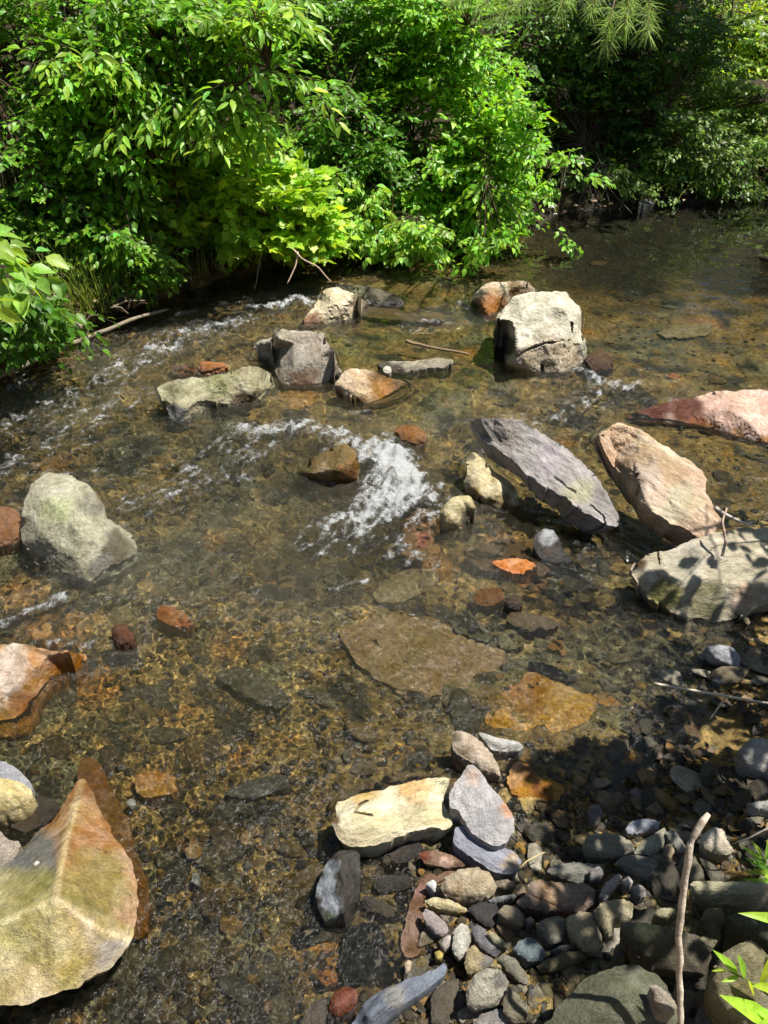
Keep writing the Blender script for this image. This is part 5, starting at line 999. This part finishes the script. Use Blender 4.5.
def litter(name, u, v, cols, s0, s1):
    P = on_ground(u, v); n = len(u); P[:, 2] += rng.uniform(.004, .02, n)
    d = rng.normal(size=(n, 3)) * [1, 1, .25]; nn = np.array([0, 0, 1.]) + rng.normal(0, .35, (n, 3))
    V, T = leaf_template('ovate'); 
    o = leaves_mesh(name, P, d, nn, rng.uniform(s0, s1, n), 'ovate', (255, 255, 255), None, .1, M_LITTER)
    c = np.array([lin(x, .8) for x in cols])[rng.integers(0, len(cols), n)]
    a = o.data.attributes['Col']; q = np.ones((n * len(V), 4), np.float32); q[:, :3] = np.repeat(c, len(V), 0); a.data.foreach_set('color', q.ravel())
    return tag(o, kind='stuff')
u = rng.uniform(-80, 800, 2600); v = np.interp(u, [p[0] for p in BANKPX], [p[1] for p in BANKPX]) - rng.uniform(2, 90, len(u))
litter('dead_leaves', u, v, [(112, 84, 58), (150, 124, 92), (84, 60, 40), (172, 150, 120), (60, 46, 34)], .03, .075)
u, v = pick([(640,715),(700,690),(768,700),(768,850),(640,840),(600,790)], 170, 0)
litter('dead_leaves', u, v, [(74, 58, 36), (96, 74, 40), (58, 46, 32), (120, 90, 44), (46, 38, 28)], .02, .05)
# --- twigs, roots, driftwood
def pz(u, v, z): return unproj(np.array([float(u)]), np.array([float(v)]), np.array([float(z)]))[0]
def py(u, v, Y): return atY(np.array([float(u)]), np.array([float(v)]), np.array([float(Y)]))[0]
def pt(u, v, t): return atT(np.array([float(u)]), np.array([float(v)]), np.array([float(t)]))[0]
stick('driftwood_branch', 'long weathered driftwood branch lying along the water edge of the left bank', 'branch', [pz(-40, 395, .06), pz(40, 357, .08), pz(90, 336, .09), pz(130, 320, .1), pz(168, 309, .06)], .015, .009, (150, 138, 118), M_BARK, 30, seed=1)
stick('twig', 'pale bare twig lying over the shallows right of the large orange slab', 'twig', [pz(655, 684, .03), pz(690, 690, .05), pz(730, 697, .06), pz(790, 707, .07)], .0045, .003, (226, 214, 190), M_BARK, 20, seed=2)
stick('twig', 'short pale side twig below the bare twig in the shallows', 'twig', [pz(726, 697, .05), pz(718, 708, .04), pz(710, 719, .02)], .003, .0018, (214, 200, 172), M_BARK, 10, seed=3)
stick('twig', 'brown stick lying in the water above the flat light grey slab', 'twig', [pz(406, 341, .04), pz(425, 346, .035), pz(445, 350, .03), pz(470, 354, .02)], .010, .006, (150, 128, 100), M_BARK, 18, seed=4)
stick('twig', 'forked pale twig dipping from the maple to the water', 'twig', [py(294, 250, 4.55), py(302, 259, 4.5), py(318, 267, 4.45), py(331, 282, 4.4)], .006, .0035, (206, 180, 160), M_BARK, 16, seed=5)
stick('twig', 'pale twig hanging straight down beside the forked twig', 'twig', [py(298, 252, 4.55), py(296, 265, 4.5), py(290, 278, 4.45), py(287, 284, 4.42)], .006, .003, (198, 172, 150), M_BARK, 14, seed=6)
stick('root', 'thin crooked root hanging from the bank under the maple', 'root', [py(262, 252, 4.75), py(258, 268, 4.7), py(257, 280, 4.65), py(254, 290, 4.6)], .006, .003, (150, 136, 118), M_BARK, 14, seed=7)
stick('twig', 'dry reddish twig standing in the cleft below the pinkish tan slab', 'twig', [pz(722, 556, .18), pz(726, 540, .21), pz(722, 522, .25), pz(727, 508, .28)], .005, .003, (206, 176, 158), M_BARK, 14, seed=8)
stick('twig', 'white bleached twig lying across the cleft beside the tan slab', 'twig', [pz(716, 508, .16), pz(728, 516, .17), pz(742, 522, .18), pz(756, 527, .18)], .008, .004, (226, 216, 206), M_BARK, 14, seed=9)
stick('twig', 'broken twig standing upright in front of the gravel bar', 'twig', [pt(682, 1075, 1.22), pt(680, 990, 1.18), pt(679, 930, 1.14), pt(683, 892, 1.12), pt(687, 862, 1.1), pt(692, 838, 1.09), pt(700, 825, 1.085), pt(709, 814, 1.08)], .0047, .0054, (222, 206, 186), M_BARK, 40, .2, seed=10)
stick('twig', 'curved white stalk arching in at the right edge of the gravel bar', 'twig', [pt(790, 818, 1.5), pt(768, 828, 1.5), pt(750, 838, 1.52), pt(732, 844, 1.55)], .002, .0015, (214, 206, 190), M_BARK, 14, seed=11)
stick('twig', 'dry stalks lying on the gravel below the blue grey oblong slab', 'twig', [pz(518, 870, .05), pz(528, 860, .06), pz(545, 852, .06)], .002, .0014, (196, 176, 130), M_BARK, 10, seed=12)
for i in range(26):
    uu = random.uniform(70, 150); vv = np.interp(uu, [p[0] for p in BANKPX], [p[1] for p in BANKPX]) - random.uniform(-6, 26)
    a = pz(uu, vv, random.uniform(.03, .16)); an = random.uniform(0, 6.28); l = random.uniform(.08, .24)
    e = a + np.array([math.cos(an) * l, math.sin(an) * l * .6, random.uniform(-.04, .08)])
    stick('driftwood_twig', 'small broken twig in the tangle of driftwood on the left bank', 'twig', [a, (a + e) / 2 + [0, 0, .02], e], random.uniform(.004, .009), .003, random.choice([(150, 134, 112), (112, 92, 72), (176, 160, 140), (84, 66, 50)]), M_BARK, 10, seed=20 + i, group='twigs of the driftwood tangle')
for i in range(16):
    uu = random.uniform(560, 600); a = py(uu, random.uniform(150, 195), 7.0); e = a + np.array([random.uniform(-.25, .3), random.uniform(-.5, -.1), random.uniform(-.35, -.1)]); e[2] = max(e[2], .02)
    stick('bare_twig', 'bare grey twig hanging over the dark water right of the dogwood', 'twig', [a, (a + e) / 2 + [0, 0, .05], e], .005, .002, (110, 104, 96), M_BARK, 10, seed=60 + i, group='bare twigs right of the dogwood')
for i in range(22):
    uu = random.uniform(-20, 440); vv = np.interp(uu, [p[0] for p in BANKPX], [p[1] for p in BANKPX]) - random.uniform(8, 60)
    a = on_ground(np.array([uu]), np.array([vv]))[0]; e = a + np.array([random.uniform(-.2, .25), random.uniform(-.3, .0), random.uniform(.1, .55)])
    stick('dry_stalk', 'thin dry stalk sticking up among the shrubs of the bank', 'stalk', [a, (a + e) / 2 + [.03, 0, .05], e], .005, .002, random.choice([(140, 120, 96), (108, 88, 70), (170, 150, 120)]), M_BARK, 10, seed=90 + i, group='dry stalks on the bank')
rock('rock', 'grey rock lying on the dark far bank below the tall shaded shrub', 'T', [(283,747,.08),(330,720),(360,713),(357,745),(320,760,.03)], (112, 114, 108), (.05, .0), dome=.015, smooth=4, amp=.4)
# ------------------------------------------------------------------ light, world, camera
L = bpy.data.lights.new('sun', 'SUN'); L.energy = 5; L.angle = RAD(.5); L.color = (1, .95, .87)
so = bpy.data.objects.new('sun', L); COL.objects.link(so); so.rotation_euler = Vector(SUN).to_track_quat('Z', 'Y').to_euler(); so.location = (6, 2, 9)
L.cycles.is_caustics_light = True
wd = bpy.data.worlds.new('World'); sc.world = wd; wd.use_nodes = True
bg = wd.node_tree.nodes['Background']; sk = wd.node_tree.nodes.new('ShaderNodeTexSky'); sk.sky_type = 'NISHITA'; sk.sun_disc = False
sk.sun_elevation = SUN_EL; sk.sun_rotation = math.atan2(SUN[0], SUN[1])
wd.node_tree.links.new(sk.outputs[0], bg.inputs[0]); bg.inputs[1].default_value = .052
cam = bpy.data.cameras.new('camera'); co = bpy.data.objects.new('camera', cam); COL.objects.link(co)
co.location = CAM; co.rotation_euler = (math.pi / 2 - PITCH, 0, 0)
cam.sensor_fit = 'VERTICAL'; cam.sensor_height = 36; cam.lens = 36 * FPX / 1024; cam.clip_start = .05; cam.clip_end = 400
sc.camera = co
for o in list(COL.objects):
    if o.type == 'MESH' and o.name.split('.')[0] not in ('water',): o.cycles.is_caustics_receiver = True
water.cycles.is_caustics_caster = True
vs_ = sc.view_settings; vs_.view_transform = 'Standard'; vs_.look = 'None'; vs_.gamma = 1; vs_.exposure = .78; vs_.use_curve_mapping = False
cy = sc.cycles
cy.use_denoising = True; cy.denoiser = 'OPENIMAGEDENOISE'; cy.sample_clamp_indirect = 4; cy.sample_clamp_direct = 0
cy.max_bounces = 8; cy.transmission_bounces = 6; cy.diffuse_bounces = 3; cy.glossy_bounces = 3; cy.caustics_refractive = True; cy.caustics_reflective = False
